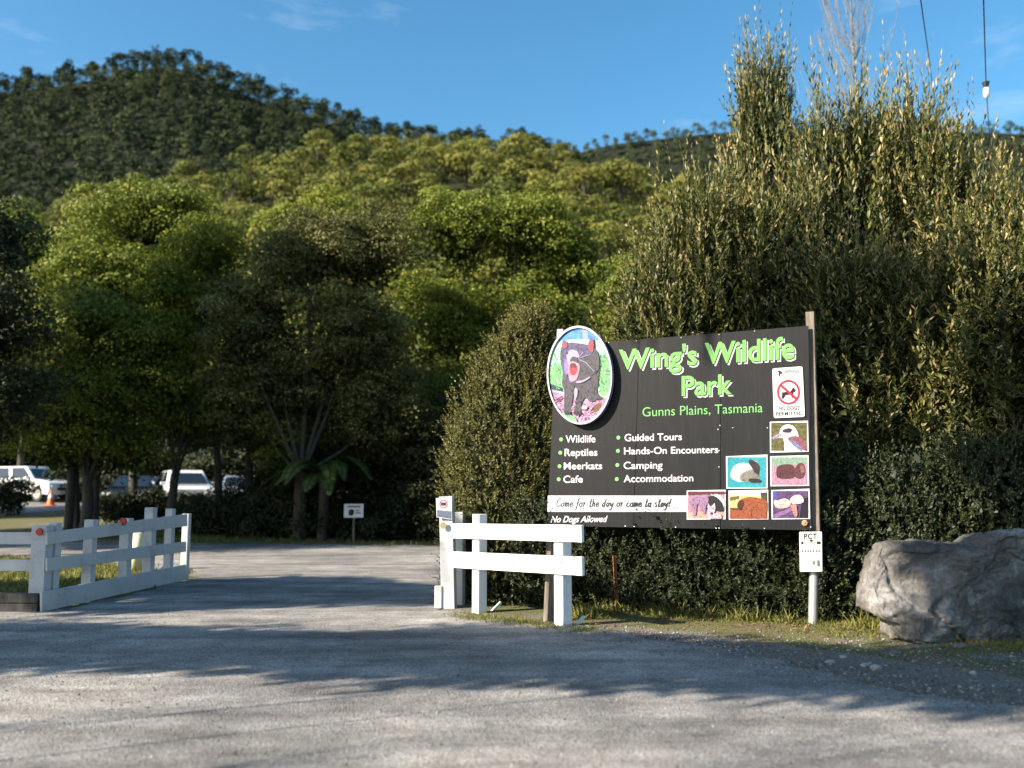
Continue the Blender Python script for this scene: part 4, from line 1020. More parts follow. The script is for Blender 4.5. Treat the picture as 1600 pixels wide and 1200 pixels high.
picture('photo_print', lay, plaque, .0895, c3, clip=eclip, step=.00004)
# white border ring
ring_o = ell(1.028); ring_i = ell(.985); bm = bmesh.new()
vo_ = [bm.verts.new(sg(*c3(*p), .116)) for p in ring_o]; vi_ = [bm.verts.new(sg(*c3(*p), .116)) for p in ring_i]; vb_ = [bm.verts.new(sg(*c3(*p), .088)) for p in ell(1.031)]
vc_ = [bm.verts.new(sg(*c3(*p), .088)) for p in ell(.984)]
for i in range(48):
    j = (i + 1) % 48; bm.faces.new((vo_[i], vo_[j], vi_[j], vi_[i])); bm.faces.new((vb_[i], vb_[j], vo_[j], vo_[i])); bm.faces.new((vi_[i], vi_[j], vc_[j], vc_[i]))
bmesh.ops.recalc_face_normals(bm, faces=bm.faces)
bm_obj('rim', bm, inkc(228, 224, 240, .05), plaque)

# six framed animal photographs
TONES = {}
def enrich(layers):
    """break every coloured patch of a print into lighter and darker marks"""
    out = [layers[0]]
    for i, L_ in enumerate(layers[1:]):
        out.append(L_); P = L_[0]; xs_ = [p[0] for p in P]; ys_ = [p[1] for p in P]; ar = (max(xs_) - min(xs_)) * (max(ys_) - min(ys_))
        key = L_[1].name
        if key not in TONES:
            e = [k_ for k_, v_ in INK.items() if v_ == L_[1]][0][:3]
            TONES[key] = [inkc(*[min(255, int(c * f + g)) for c in e]) for f, g in ((.72, 0), (1.0, 22), (.5, 0), (.88, 8))]
        if ar > 700: out += strokes(P, TONES[key], int(min(90, ar / 90)), 13, 2.0, 1.2 + .5 * (i % 3), i, .9)
    return out
def photo(quad, layers, label, border=.028, frame=WHITE):
    layers = enrich(layers)
    q = [Vector(p) for p in quad]; c = sum(q, Vector((0, 0))) / 4
    bm = bmesh.new(); inv_prism(bm, [sg(*c2(*p), .010) for p in quad], .008, SN)
    o = bm_obj('photo_panel', bm, frame, sign); o['label'] = label
    inn = [tuple(p + (c - p).normalized() * 9) for p in q]
    x0 = max(inn[0][0], inn[3][0]); x1 = min(inn[1][0], inn[2][0]); y0 = max(inn[0][1], inn[1][1]); y1 = min(inn[2][1], inn[3][1])
    cl = lambda x, y: (min(max(x, x0), x1), min(max(y, y0), y1))
    picture('photo_print', [(inn, layers[0])] + layers[1:], o, .0108, c2, clip=cl, step=.00004)
BW = inkc(246, 244, 250, .06)
photo([(635, 440), (900, 433), (905, 648), (637, 655)], [inkc(120, 112, 62, .3, 30, (40, 48, 28)),
      ([(650, 548), (700, 520), (708, 490), (740, 462), (790, 465), (822, 500), (835, 540), (885, 590), (896, 650), (750, 655), (735, 585), (720, 548), (665, 558)], BW, 3), ([(648, 548), (705, 518), (712, 535), (668, 556)], inkc(168, 150, 190, .2), 2),
      ([(718, 502), (760, 484), (788, 490), (778, 512), (740, 514)], inkc(58, 44, 50), 2), ([(760, 552), (830, 540), (888, 590), (896, 648), (850, 625), (790, 592)], inkc(150, 92, 104, .3, 60), 3), ([(775, 570), (800, 572), (850, 615), (850, 640), (800, 605)], inkc(150, 150, 205, .4, 90, (60, 60, 90)), 2)], 'framed photo of a white and brown kookaburra')
photo([(330, 680), (618, 668), (620, 902), (333, 905)], [inkc(60, 176, 186, .2, 45, (24, 120, 140)),
      ([(362, 820), (370, 775), (395, 742), (440, 725), (490, 730), (500, 712), (540, 712), (560, 750), (556, 800), (556, 850), (480, 858), (400, 852)], inkc(226, 226, 220, .2, 50, (170, 170, 160)), 3), ([(440, 800), (520, 770), (555, 800), (556, 850), (480, 858), (430, 845)], inkc(140, 136, 128, .3, 60), 3),
      ([(492, 730), (493, 703), (530, 712), (560, 742), (556, 805), (535, 795), (510, 758)], inkc(62, 52, 48, .3, 60), 3), ([(490, 835), (560, 838), (575, 858), (500, 860)], inkc(40, 36, 40), 2)], 'framed photo of a pale capybara on turquoise')
photo([(637, 680), (903, 672), (908, 885), (640, 888)], [inkc(150, 172, 156, .2, 40, (90, 130, 110)), ([(630, 745), (915, 735), (915, 890), (630, 890)], inkc(196, 156, 178, .3, 60, (140, 90, 120))),
      ([(680, 800), (688, 752), (740, 735), (795, 742), (812, 790), (795, 830), (700, 833)], inkc(92, 52, 56, .3, 50), 3), ([(808, 780), (828, 735), (864, 728), (880, 780), (862, 828), (815, 828)], inkc(104, 62, 66, .3, 50), 3), ([(845, 745), (872, 750), (876, 790), (850, 790)], inkc(146, 98, 100, .2, 50), 2)], 'framed photo of two brown wombats')
photo([(58, 918), (328, 912), (328, 1118), (58, 1120)], [inkc(200, 160, 178, .3, 50, (150, 96, 110)), ([(50, 1070), (340, 1050), (340, 1125), (50, 1125)], inkc(222, 170, 160, .2, 60)), ([(215, 935), (270, 940), (320, 985), (330, 1045), (310, 1045), (260, 975)], BW, 3),
      ([(205, 965), (250, 955), (300, 1000), (316, 1060), (250, 1055), (205, 1010)], inkc(40, 42, 48), 3), ([(60, 925), (330, 920), (330, 938), (60, 945)], inkc(120, 62, 70, .3)),
      ([(72, 1010), (98, 960), (150, 950), (180, 968), (185, 943), (207, 958), (207, 1000), (192, 1022), (186, 1075), (165, 1066), (150, 1015), (128, 1015), (122, 1085), (100, 1080), (98, 1025)], inkc(170, 134, 170, .2, 50), 3),
      ([(204, 1050), (205, 1005), (225, 1028), (252, 1005), (256, 1050), (248, 1078), (290, 1080), (295, 1120), (215, 1120)], inkc(222, 196, 210, .2, 50), 3), ([(222, 1070), (240, 1070), (236, 1084), (226, 1084)], inkc(60, 40, 50), 2)], 'framed photo of two kangaroos by a white arch')
photo([(348, 918), (623, 912), (625, 1118), (350, 1120)], [inkc(206, 216, 240, .1, 20, (150, 160, 190)), ([(340, 950), (640, 958), (640, 1125), (340, 1125)], inkc(226, 196, 130, .2, 40)), ([(340, 965), (420, 955), (420, 975), (340, 985)], inkc(90, 100, 70)), ([(570, 935), (640, 930), (640, 985), (580, 985)], inkc(66, 74, 50, .3)),
      ([(340, 1055), (640, 1040), (640, 1125), (340, 1125)], inkc(160, 84, 56, .3, 50)), ([(340, 1038), (430, 1040), (430, 1050), (340, 1050)], inkc(90, 60, 40)),
      ([(408, 1025), (420, 990), (455, 970), (500, 962), (560, 970), (612, 985), (616, 1050), (604, 1105), (592, 1105), (588, 1055), (512, 1050), (506, 1100), (490, 1100), (485, 1045), (450, 1048), (425, 1048)], inkc(176, 98, 60, .3, 60, (96, 46, 28)), 3), ([(408, 1025), (420, 992), (448, 985), (452, 1020), (438, 1048), (420, 1046)], inkc(82, 36, 24), 3)], 'framed photo of a rusty red bison in a paddock')
photo([(645, 915), (910, 905), (915, 1115), (648, 1118)], [inkc(108, 78, 130, .3, 30, (52, 36, 70)), ([(645, 910), (680, 910), (680, 1010), (650, 1010)], inkc(70, 90, 180, .2)), ([(860, 980), (915, 960), (915, 1120), (840, 1120)], inkc(30, 28, 44, .3)), ([(655, 1090), (770, 1038), (800, 1055), (680, 1118)], inkc(150, 110, 160, .2)),
      ([(664, 1012), (668, 985), (690, 985), (740, 973), (776, 995), (772, 1027), (720, 1042), (685, 1037)], inkc(246, 196, 190, .12, 40), 3), ([(774, 985), (800, 955), (842, 948), (868, 975), (862, 1003), (800, 1012)], inkc(250, 210, 204, .12, 40), 3), ([(780, 1020), (818, 1018), (826, 1090), (808, 1098), (790, 1050)], inkc(216, 140, 130, .2), 2)], 'framed photo of two pink piglets')

# no dogs plate
bm = bmesh.new()
NQ = [Vector(c2(652, 70)), Vector(c2(862, 55)), Vector(c2(878, 405)), Vector(c2(663, 415))]
def round_quad(q, rad, n=5):
    out = []
    for i in range(4):
        p = q[i]; a = (q[i - 1] - p).normalized(); b_ = (q[(i + 1) % 4] - p).normalized()
        for k in range(n + 1):
            t = k / n; s0 = p + a * rad * (1 - t); s1 = p + b_ * rad * t
            out.append(tuple((p + a * rad).lerp(p, t).lerp(p.lerp(p + b_ * rad, t), t)))
    return out
inv_prism(bm, [sg(*p, .016) for p in round_quad(NQ, 3.5)], .012, SN)
nd = bm_obj('no_dogs_plate', bm, BW, sign); nd['label'] = 'white plate with red barred circle over a black dog'
cx_, cy_ = 765, 235; RED = inkc(206, 24, 44, .1)
def ringp(r0, r1, n=40):
    L_ = []
    for i in range(n):
        a, b_ = 2 * math.pi * i / n, 2 * math.pi * (i + 1) / n
        L_.append(([(cx_ + r0 * math.cos(a), cy_ + 1.07 * r0 * math.sin(a)), (cx_ + r1 * math.cos(a), cy_ + 1.07 * r1 * math.sin(a)), (cx_ + r1 * math.cos(b_), cy_ + 1.07 * r1 * math.sin(b_)), (cx_ + r0 * math.cos(b_), cy_ + 1.07 * r0 * math.sin(b_))], RED))
    return L_
picture('dog_symbol', [([(716, 280), (720, 245), (716, 222), (726, 236), (745, 232), (780, 228), (793, 205), (806, 198), (806, 210), (818, 222), (812, 232), (800, 238), (796, 272), (788, 280), (784, 252), (746, 256), (730, 282)], BLACK)], nd, .0168, c2)
picture('barred_circle', ringp(66, 81) + [([(700, 188), (712, 176), (832, 280), (820, 294)], RED)], nd, .0176, c2, step=.000005)
tx = ([], [])
write('', 'NO DOGS', [(695, 334), (840, 331), (841, 356), (696, 360)], None, nd, .0175, .034, 0, 1.08, conv=c2, acc=tx)
write('', 'PERMITTED', [(678, 374), (862, 368), (863, 392), (679, 398)], None, nd, .0175, .034, 0, 1.08, conv=c2, acc=tx)
flush_text('plate_lettering', tx, BLACK, nd)
tx = ([], [])
write('', 'WINGS', [(735, 82), (838, 75), (839, 98), (736, 106)], None, nd, .0175, .028, 0, 1.05, conv=c2, acc=tx)
write('', 'WILDLIFE PARK', [(738, 111), (834, 105), (834, 114), (738, 120)], None, nd, .0172, .0, conv=c2, acc=tx)
flush_text('logo_lettering', tx, inkc(30, 70, 60), nd)
picture('bird_emblem', [([(688, 92), (700, 84), (716, 90), (722, 104), (708, 112), (706, 132), (696, 116), (698, 102)], BLACK, 2), ([(700, 94), (712, 94), (708, 102)], inkc(190, 40, 50))], nd, .0172, c2)
# screws and the little resin flower
bm = bmesh.new()
for (x, y) in [(362, 180), (500, 172), (728, 155), (920, 140), (1100, 122), (445, 1110), (490, 1112), (700, 1116), (905, 1120), (920, 1120), (1150, 1122), (1385, 1115), (990, 612), (915, 620), (1165, 612), (920, 728), (920, 810), (925, 600)]:
    p = sg(*c1(x, y), .002); bmesh.ops.create_uvsphere(bm, u_segments=6, v_segments=4, radius=.009, matrix=Matrix.Translation(p))
bm_obj('screw_heads', bm, M['steel'], sign)
bm = bmesh.new(); fc = sg(*c1(1354, 1094), .01)
for i in range(7):
    a = i * .8976; p = fc + SD * .024 * math.cos(a) + Vector((0, 0, .024 * math.sin(a)))
    bmesh.ops.create_uvsphere(bm, u_segments=8, v_segments=6, radius=.016, matrix=Matrix.Translation(p))
bmesh.ops.create_uvsphere(bm, u_segments=8, v_segments=6, radius=.014, matrix=Matrix.Translation(fc + SN * .012))
bm_obj('rosette', bm, inkc(200, 168, 128, .2), sign, smooth=True)

# pest control notice on the right post
bm = bmesh.new(); NP = SP0 + SN * .03
def pn(px, py, off=0): return onplane(px, py, NP + SN * off, SN)
PQ = [Vector((1248.7, 831)), Vector((1284, 830.6)), Vector((1284.8, 893)), Vector((1249.7, 893.2))]
inv_prism(bm, [pn(*p) for p in round_quad(PQ, 1.6)], .008, SN)
pct = bm_obj('notice_plate', bm, inkc(226, 228, 226, .05), sign); pct['label'] = 'small white notice plate headed PCT on the right post'
def c7(x, y): return (1220 + x / 4.21, 780 + y / 4.21)
write('notice_lettering', 'PCT', [(153, 227), (238, 226), (238, 260), (153, 261)], BLACK, pct, .0014, .034, 0, 1.15, conv=c7, proj=pn)
G5 = inkc(90, 92, 94); ly = []
ly += [([(188, 268), (205, 264), (215, 275), (205, 282), (192, 278)], DGREY), ([(133, 280), (150, 278), (150, 296), (135, 297)], DGREY), ([(236, 277), (263, 277), (263, 297), (236, 297)], DGREY), ([(156, 285), (232, 284), (232, 288), (156, 289)], G5), ([(160, 293), (230, 292), (230, 295), (160, 296)], G5)]
for i in range(7): ly.append(([(137 + i * 18, 346), (141 + i * 18, 334), (148 + i * 18, 336), (150 + i * 18, 346)], DGREY))
for i in range(9): ly.append(([(135, 362 + i * 9), (135 + (55, 62, 40, 60, 64, 50, 62, 58, 30)[i], 361 + i * 9), (135 + (55, 62, 40, 60, 64, 50, 62, 58, 30)[i], 364 + i * 9), (135, 365 + i * 9)], inkc(150, 152, 152)))
ly += [([(208, 405), (226, 402), (226, 430), (208, 432)], inkc(130, 140, 138, .4, 80)), ([(238, 402), (256, 400), (260, 442), (240, 444)], inkc(110, 120, 118, .4, 80)), ([(212, 360), (214, 360), (214, 398), (212, 398)], inkc(150, 152, 152)), ([(240, 350), (242, 350), (244, 396), (242, 396)], inkc(150, 152, 152))]
picture('fine_print', ly, pct, .001, c7, proj=pn, step=0)
# ------------------------------------------------------------------ white fence right of the driveway
FA = gp(749, 957); FB = gp(880, 978); FA.z = FB.z = 0
FD = (FB - FA).normalized(); FN = Vector((FD.y, -FD.x, 0)).normalized()     # front normal, towards the driveway
if FN.y > 0: FN = -FN
fence = empty('rail_fence', tuple((FA + FB) / 2), 'white two rail fence beside the sign with a tall gate post at its driveway end', 'fence')
def fp(px, py, off=0): return onplane(px, py, FA + FN * (.075 + off), FN)
def sq_post(name, parent, base, h, w, mat, lean=(0, 0), d=None, cap=False):
    d = d or FD; n = Vector((d.y, -d.x, 0)); bm = bmesh.new()
    b = Vector(base); t = b + Vector((lean[0], lean[1], h))
    beam(bm, b - Vector((0, 0, .2)), t, w, w, up=n)
    return bm_obj(name, bm, mat, parent, bevel=.007)
sq_post('post', fence, FA, 1.27, .14, M['white_paint']); sq_post('post', fence, FB, 1.05, .15, M['white_paint'])
for (l, r_) in (((706, 818, 841), (908, 821, 847)), ((706, 862, 887), (909, 872, 898))):
    a0 = fp(l[0], l[1], .045); a1 = fp(l[0], l[2], .045); b0 = fp(r_[0], r_[1], .045); b1 = fp(r_[0], r_[2], .045)
    bm = bmesh.new(); a = (a0 + a1) / 2; b = (b0 + b1) / 2; beam(bm, a - FN * .024, b - FN * .024, .048, (a0 - a1).length)
    bm_obj('rail', bm, M['white_paint'], fence, bevel=.006)
bm = bmesh.new()
for P_, ys_ in ((FA, (825, 833, 869, 879)), (FB, (828, 840, 879, 891))):
    for y_ in ys_:
        s_ = fp((744, 757, 748, 755, 874, 886, 876, 884)[(ys_.index(y_)) + (0 if P_ is FA else 4)], y_, .0455)
        bmesh.ops.create_uvsphere(bm, u_segments=8, v_segments=5, radius=.011, matrix=Matrix.Translation(s_))
bm_obj('nail_heads', bm, M['rust'], fence)
G0 = gp(700, 950); G0.z = 0
gpst = sq_post('gate_post', fence, G0 + Vector((.02, .02, 0)), 1.50, .185, M['white_paint_worn_shaded'], lean=(-.05, 0), d=Vector((1, -.12, 0)).normalized())
bm = bmesh.new(); beam(bm, G0 + Vector((-.13, .0, -.1)), G0 + Vector((-.13, 0, .30)), .10, .16, up=(0, 1, 0)); bm_obj('post_packer', bm, M['white_paint_worn_shaded'], fence, bevel=.006)
g2 = gp(716, 948); g2.z = 0; sq_post('inner_post', fence, g2 + Vector((0, .28, 0)), 1.28, .13, M['white_paint_worn_shaded'], d=Vector((1, -.3, 0)).normalized())
PN = Vector((.0, -1, 0)); PP = G0 + Vector((0, -.105, 0))
def gpn(px, py, off=0): return onplane(px, py, PP + PN * off, PN)
bm = bmesh.new(); inv_prism(bm, [gpn(*p) for p in ((681, 778), (706, 780), (706, 812), (682, 808))], .006, PN)
npl = bm_obj('notice_plate', bm, BW, fence); npl['label'] = 'small notice on the tall gate post with a red ring and a grey picture strip'
picture('notice_print', [([(683, 797), (705.3, 799), (705.3, 811), (683, 807)], inkc(140, 148, 168, .4, 60)),
     *[([(693 + 5.2 * math.cos(a), 787.5 + 5.6 * math.sin(a)), (693 + 6.4 * math.cos(a), 787.5 + 6.8 * math.sin(a)), (693 + 6.4 * math.cos(a + .4), 787.5 + 6.8 * math.sin(a + .4)), (693 + 5.2 * math.cos(a + .4), 787.5 + 5.6 * math.sin(a + .4))], RED) for a in np.arange(0, 6.28, .3927)],
     ([(689, 785), (697, 785), (697, 790), (689, 790)], inkc(90, 80, 90))], npl, .001, lambda x, y: (x, y), step=.00002, proj=gpn)
bm = bmesh.new(); bmesh.ops.create_cone(bm, cap_ends=True, segments=20, radius1=.045, radius2=.045, depth=.008, matrix=Matrix.Translation(gpn(692.5, 821, .004)) @ Matrix.Rotation(math.pi / 2, 4, 'X'))
bm_obj('round_badge', bm, inkc(196, 188, 150, .3, 90), fence)
# grey stub post behind the fence
g3 = gp(856, 971); g3.z = 0
bm = bmesh.new(); beam(bm, g3 - Vector((0, 0, .1)), g3 + Vector((.06, .02, .98)), .075, .11, up=FN); 
stub = bm_obj('stub_post', bm, M['grey_timber'], bevel=.006); tag(stub, 'grey weathered timber stub post leaning behind the white fence rails', 'post')
# pale short pegs and the rusty stake
for (a, b, lab) in (((766, 954, 0), (783, 941, .14), 'short pale green peg leaning at the foot of the left fence post'), ((897, 976, 0), (913, 963, .13), 'short pale green peg leaning at the foot of the right fence post')):
    p = gp(a[0], a[1]); p.z = 0; q = aty(b[0], b[1], p.y + .05); bm = bmesh.new(); beam(bm, p - Vector((0, 0, .03)), q, .05, .03); tag(bm_obj('leaning_peg', bm, M['pale_green'], bevel=.003), lab, 'peg', 'pale pegs by the fence')
sp = gp(964, 958); sp.z = 0; top = aty(959, 868, sp.y)
bm = bmesh.new()
d_ = (top - sp).normalized()
for a in (0, 2.09, 4.19):
    o_ = Vector((math.cos(a), math.sin(a), 0)); beam(bm, sp - d_ * .2 + o_ * .014, top + o_ * .014, .006, .03, up=o_)
tag(bm_obj('star_picket', bm, M['rust']), 'thin rusty steel stake standing in front of the low shrubs under the sign', 'stake')

# ------------------------------------------------------------------ white fence left of the driveway
LA = Vector((-6.16, 12.09, 0)); LB = gp(292, 906); LB.z = 0
LD = (LB - LA).normalized(); LN = Vector((LD.y, -LD.x, 0))
if LN.x < 0: LN = -LN
lf = empty('rail_fence', tuple(LA), 'white splayed entrance fence with red reflectors on the left of the driveway', 'fence')
def lp(px, py, off=0): return onplane(px, py, LA + LN * off, LN)
def board_(name, px0, y00, y01, px1, y10, y11, off=.05, th=.03):
    a0, a1, b0, b1 = lp(px0, y00, off), lp(px0, y01, off), lp(px1, y10, off), lp(px1, y11, off)
    bm = bmesh.new(); V = [bm.verts.new(p) for p in (a0, b0, b1, a1)] + [bm.verts.new(p - LN * th) for p in (a0, b0, b1, a1)]
    for f in ((0, 1, 2, 3), (7, 6, 5, 4), (0, 4, 5, 1), (1, 5, 6, 2), (2, 6, 7, 3), (3, 7, 4, 0)): bm.faces.new([V[i] for i in f])
    bmesh.ops.recalc_face_normals(bm, faces=bm.faces)
    return bm_obj(name, bm, M['white_paint_worn_shaded'], lf, bevel=.005)
board_('base_board', 66, 925, 956, 291, 882, 906, .055, .035)
board_('rail', 74, 872, 893, 291, 846, 862); board_('rail', 74, 832, 851, 293, 803, 822)
for i, (px, ytop, w) in enumerate([(82, 817, .13), (138, 812, .14), (194, 810, .15), (231, 793, .15), (262, 795, .13), (288, 803, .12)]):
    b = lp(px, 900, -.06); t = lp(px, ytop, -.06); b.z = 0
    bm = bmesh.new(); beam(bm, Vector((b.x, b.y, -.15)), Vector((b.x, b.y, t.z)), w, w, up=LN)
    bm_obj('post', bm, M['white_paint_worn_shaded'], lf, bevel=.008)
def reflector(px, py, mat, rad, off, proj, nrm):
    c = proj(px, py, off); rot = nrm.to_track_quat('Z', 'Y').to_matrix().to_4x4()
    bm = bmesh.new(); bmesh.ops.create_cone(bm, cap_ends=True, segments=18, radius1=rad, radius2=rad * .85, depth=.02, matrix=Matrix.Translation(c) @ rot)
    return bm_obj('reflector', bm, mat, lf, smooth=False)
CPX = aty(62, 924, 12.12); cz = CPX.z
bm = bmesh.new(); ctop = aty(62, 821, 12.12).z; beam(bm, Vector((CPX.x, 12.12, cz - .02)), Vector((CPX.x - .01, 12.12, ctop)), .20, .20, up=(0, 1, 0)); bm_obj('corner_post', bm, M['white_paint_worn_shaded'], lf, bevel=.008)
front = Vector((0, -1, 0))
def fr(px, py, off=0): return onplane(px, py, Vector((CPX.x, 12.0 - off, 0)), front)
reflector(61, 831, M['red'], .05, .03, fr, front)
t_ = lp(192, 818, .0); 
def fr2(px, py, off=0): return onplane(px, py, Vector((0, t_.y - .12 - off, 0)), front)
reflector(192, 815, M['red'], .06, .0, fr2, front)
for (y0, y1) in ((833, 852), (876, 894)):
    a0 = fr(48, y0 - 1, .02); a1 = fr(48, y1 - 1, .02); bm = bmesh.new(); z = (a0.z + a1.z) / 2; h = a0.z - a1.z
    beam(bm, Vector((a0.x + .12, 12.06, z)), Vector((-10.5, 12.45, z - .02)), .035, h); bm_obj('rail', bm, M['white_paint_worn_shaded'], lf, bevel=.005)
for x in (-8.2, -10.4):
    bm = bmesh.new(); beam(bm, Vector((x, 12.5, 0)), Vector((x, 12.5, 1.12)), .14, .14, up=(0, 1, 0)); bm_obj('post', bm, M['white_paint_worn_shaded'], lf, bevel=.008)
bm = bmesh.new()
for k in range(2): beam(bm, Vector((-6.17, 12.05 + .004 * k, .055 + .125 * k)), Vector((-10.8, 12.35 + .004 * k, .055 + .125 * k)), .26, .118)
tag(bm_obj('retaining_edge', bm, M['dark_sleeper'], bevel=.01), 'low dark timber edging under the left end of the white entrance fence', 'wall')
# round white reflector discs and a cream bollard behind the fence
bp = aty(212, 905, 18.2); bm = bmesh.new()
bmesh.ops.create_cone(bm, cap_ends=True, segments=18, radius1=.13, radius2=.12, depth=.72, matrix=Matrix.Translation((bp.x, 18.2, .36)))
bmesh.ops.create_uvsphere(bm, u_segments=18, v_segments=8, radius=.12, matrix=Matrix.Translation((bp.x, 18.2, .72)) @ Matrix.Diagonal((1, 1, .4, 1)))
tag(bm_obj('bollard', bm, plain('cream_paint', (.62, .55, .36), .6), smooth=True), 'short cream bollard seen through the left white fence', 'bollard')

# ------------------------------------------------------------------ small white notice by the far verge
def small_notice(px, py, Y):
    z0 = tz(0, Y); b = aty(px, py, Y); e = empty('roadside_notice', (b.x, Y, z0), 'small white notice with a black symbol on a thin stake at the far verge', 'sign')
    c = aty(px, 798, Y); bm = bmesh.new(); beam(bm, Vector((b.x, Y + .03, z0 - .2)), Vector((b.x, Y + .03, c.z)), .05, .05, up=(0, 1, 0)); bm_obj('stake', bm, M['grey_timber'], e)
    w = 30 / FPX * Y; h = 21 / FPX * Y; bm = bmesh.new(); bx(bm, (b.x, Y, c.z), w, .02, h); bm_obj('plate', bm, BW, e, bevel=.004)
    pr = lambda x, y, off=0: Vector((b.x + x * w, Y - .0115 - off, c.z + y * h))
    picture('symbol', [([(-.26, -.02), (-.1, .12), (.02, .0), (-.02, -.3), (-.22, -.34)], BLACK, 3), ([(-.32, .25), (.34, .25), (.34, .36), (-.32, .36)], G5), ([(.1, -.1), (.36, -.1), (.36, -.2), (.1, -.2)], G5), ([(.1, .06), (.3, .06), (.3, -.02), (.1, -.02)], G5)], e, .001, lambda x, y: (x, y), proj=pr, step=.0002)
small_notice(552, 832, 26.2)

# ------------------------------------------------------------------ boulder
def rock_mat():
    m, t, b, o = newmat('boulder_stone'); p = coords(t, 1)
    w = noi(t, p, 1.1, 4, .6, 'Color'); wv = mixc(t, .35, p, w)
    f = noi(t, wv, 2.1, 9, .68); g = noi(t, coords(t, (3, 3, .7)), 1.6, 8, .7); h = noi(t, p, 22, 8, .75)
    c = ramp(t, f, [(.30, (.028, .026, .024)), (.44, (.092, .085, .077)), (.56, (.17, .160, .148)), (.70, (.37, .355, .34))])
    c = mixc(t, ramp(t, g, [(.54, 0), (.70, .5)]), c, (.135, .095, .060))
    c = mixc(t, ramp(t, noi(t, p, 3.7, 6, .7), [(.60, 0), (.68, .55)]), c, (.40, .415, .42))
    c = mixc(t, .7, c, ramp(t, h, [(.3, .35), (.65, 1.2)]), 'MULTIPLY')
    t.links.new(c, b.inputs['Base Color']); b.inputs['Roughness'].default_value = .9
    bump(t, b, mixc(t, .5, h, f), 1.0, .05); return m
def boulder():
    OUT = [(1347, 945), (1340, 905), (1341, 880), (1352, 858), (1378, 845), (1420, 840), (1460, 842), (1500, 846), (1524, 846), (1534, 836), (1560, 829), (1600, 826), (1660, 832), (1720, 850), (1770, 890), (1790, 950), (1780, 1012), (1740, 1022), (1680, 1020), (1600, 1012), (1540, 1005), (1460, 996), (1400, 990), (1388, 985), (1388, 960), (1368, 952)]
    Y = 9.85; cx, cy = 1560, 930
    ang = []; rad = []
    for (x, y) in OUT:
        ang.append(math.atan2(-(y - cy), x - cx)); rad.append(math.hypot(x - cx, y - cy))
    D = []
    k = len(OUT); dense = []
    for i in range(k):
        for s in range(8):
            t = s / 8; dense.append((OUT[i][0] * (1 - t) + OUT[(i + 1) % k][0] * t, OUT[i][1] * (1 - t) + OUT[(i + 1) % k][1] * t))
    A = np.array([math.atan2(-(y - cy), x - cx) for x, y in dense]); Rr = np.array([math.hypot(x - cx, y - cy) for x, y in dense])
    o = np.argsort(A); A = A[o]; Rr = Rr[o]; A = np.concatenate([A[-3:] - 2 * math.pi, A, A[:3] + 2 * math.pi]); Rr = np.concatenate([Rr[-3:], Rr, Rr[:3]])
    bm = bmesh.new(); bmesh.ops.create_icosphere(bm, subdivisions=7, radius=1)
    c = aty(cx, cy, Y); px2m = Y / FPX
    for v in bm.verts:
        n = v.co.copy(); th = math.atan2(n.z, n.x); rho = math.hypot(n.x, n.z)
        R = float(np.interp(th, A, Rr)) * px2m
        q = min(1, rho) ** .55
        yy = n.y; fl = (1 if yy > 0 else -1) * abs(yy) ** .75
        x = math.cos(th) * R * q; z = math.sin(th) * R * q; y = fl * .72
        p = Vector((x, y, z))
        v.co = p + n * (.07 * mnoise.noise(p * 1.5 + Vector((4, 2, 1))) + .04 * mnoise.noise(p * 3.2))
    # broken faces: the stone is cut back to a set of random planes, then roughened
    rr = random.Random(12); planes = []
    for i in range(34):
        a = rr.uniform(0, 6.28); el = rr.uniform(-.5, .75)
        pn_ = Vector((math.cos(a) * math.cos(el) * .8, -abs(math.sin(a) * math.cos(el)) if i % 4 else math.sin(a) * math.cos(el), math.sin(el))).normalized()
        sup = max(v.co.dot(pn_) for v in bm.verts); planes.append((pn_, sup - rr.uniform(.03, .16) * (1.0 if i % 3 else 1.5)))
    for (cx2, cz2, dp) in ((-.95, .10, .70), (-.45, .25, .64), (.15, .0, .66), (.7, .2, .62), (-.2, -.3, .68), (-1.2, -.05, .5)):
        pn_ = Vector((rr.uniform(-.45, .45), -1, rr.uniform(-.35, .5))).normalized(); planes.append((pn_, Vector((cx2, -dp, cz2)).dot(pn_)))
    for v in bm.verts:
        for pn_, dd in planes:
            k_ = v.co.dot(pn_) - dd
            if k_ > 0: v.co -= pn_ * k_ * .86
    bm.normal_update()
    for v in bm.verts:
        p = v.co; n = v.normal.copy()
        d = .022 * mnoise.noise(p * 5) + .020 * (.35 - 2 * abs(mnoise.noise(p * 7 + Vector((1, 7, 3))))) + .014 * mnoise.noise(p * 14) + .011 * (.3 - 2 * abs(mnoise.noise(p * 21))) + .007 * mnoise.noise(p * 44)
        cr_ = abs(mnoise.noise(Vector((p.x * 1.6 + p.z * .7, p.y, p.z * 2.6))))
        if cr_ < .05: d -= .035 * (1 - cr_ / .05)
        v.co = p + n * d
    bmesh.ops.translate(bm, vec=c + Vector((0, 0, -.05)), verts=bm.verts)
    o_ = bm_obj('boulder', bm, rock_mat(), smooth=True); tag(o_, 'large rough grey boulder with an undercut nose at the right edge of the verge', 'boulder')
boulder()

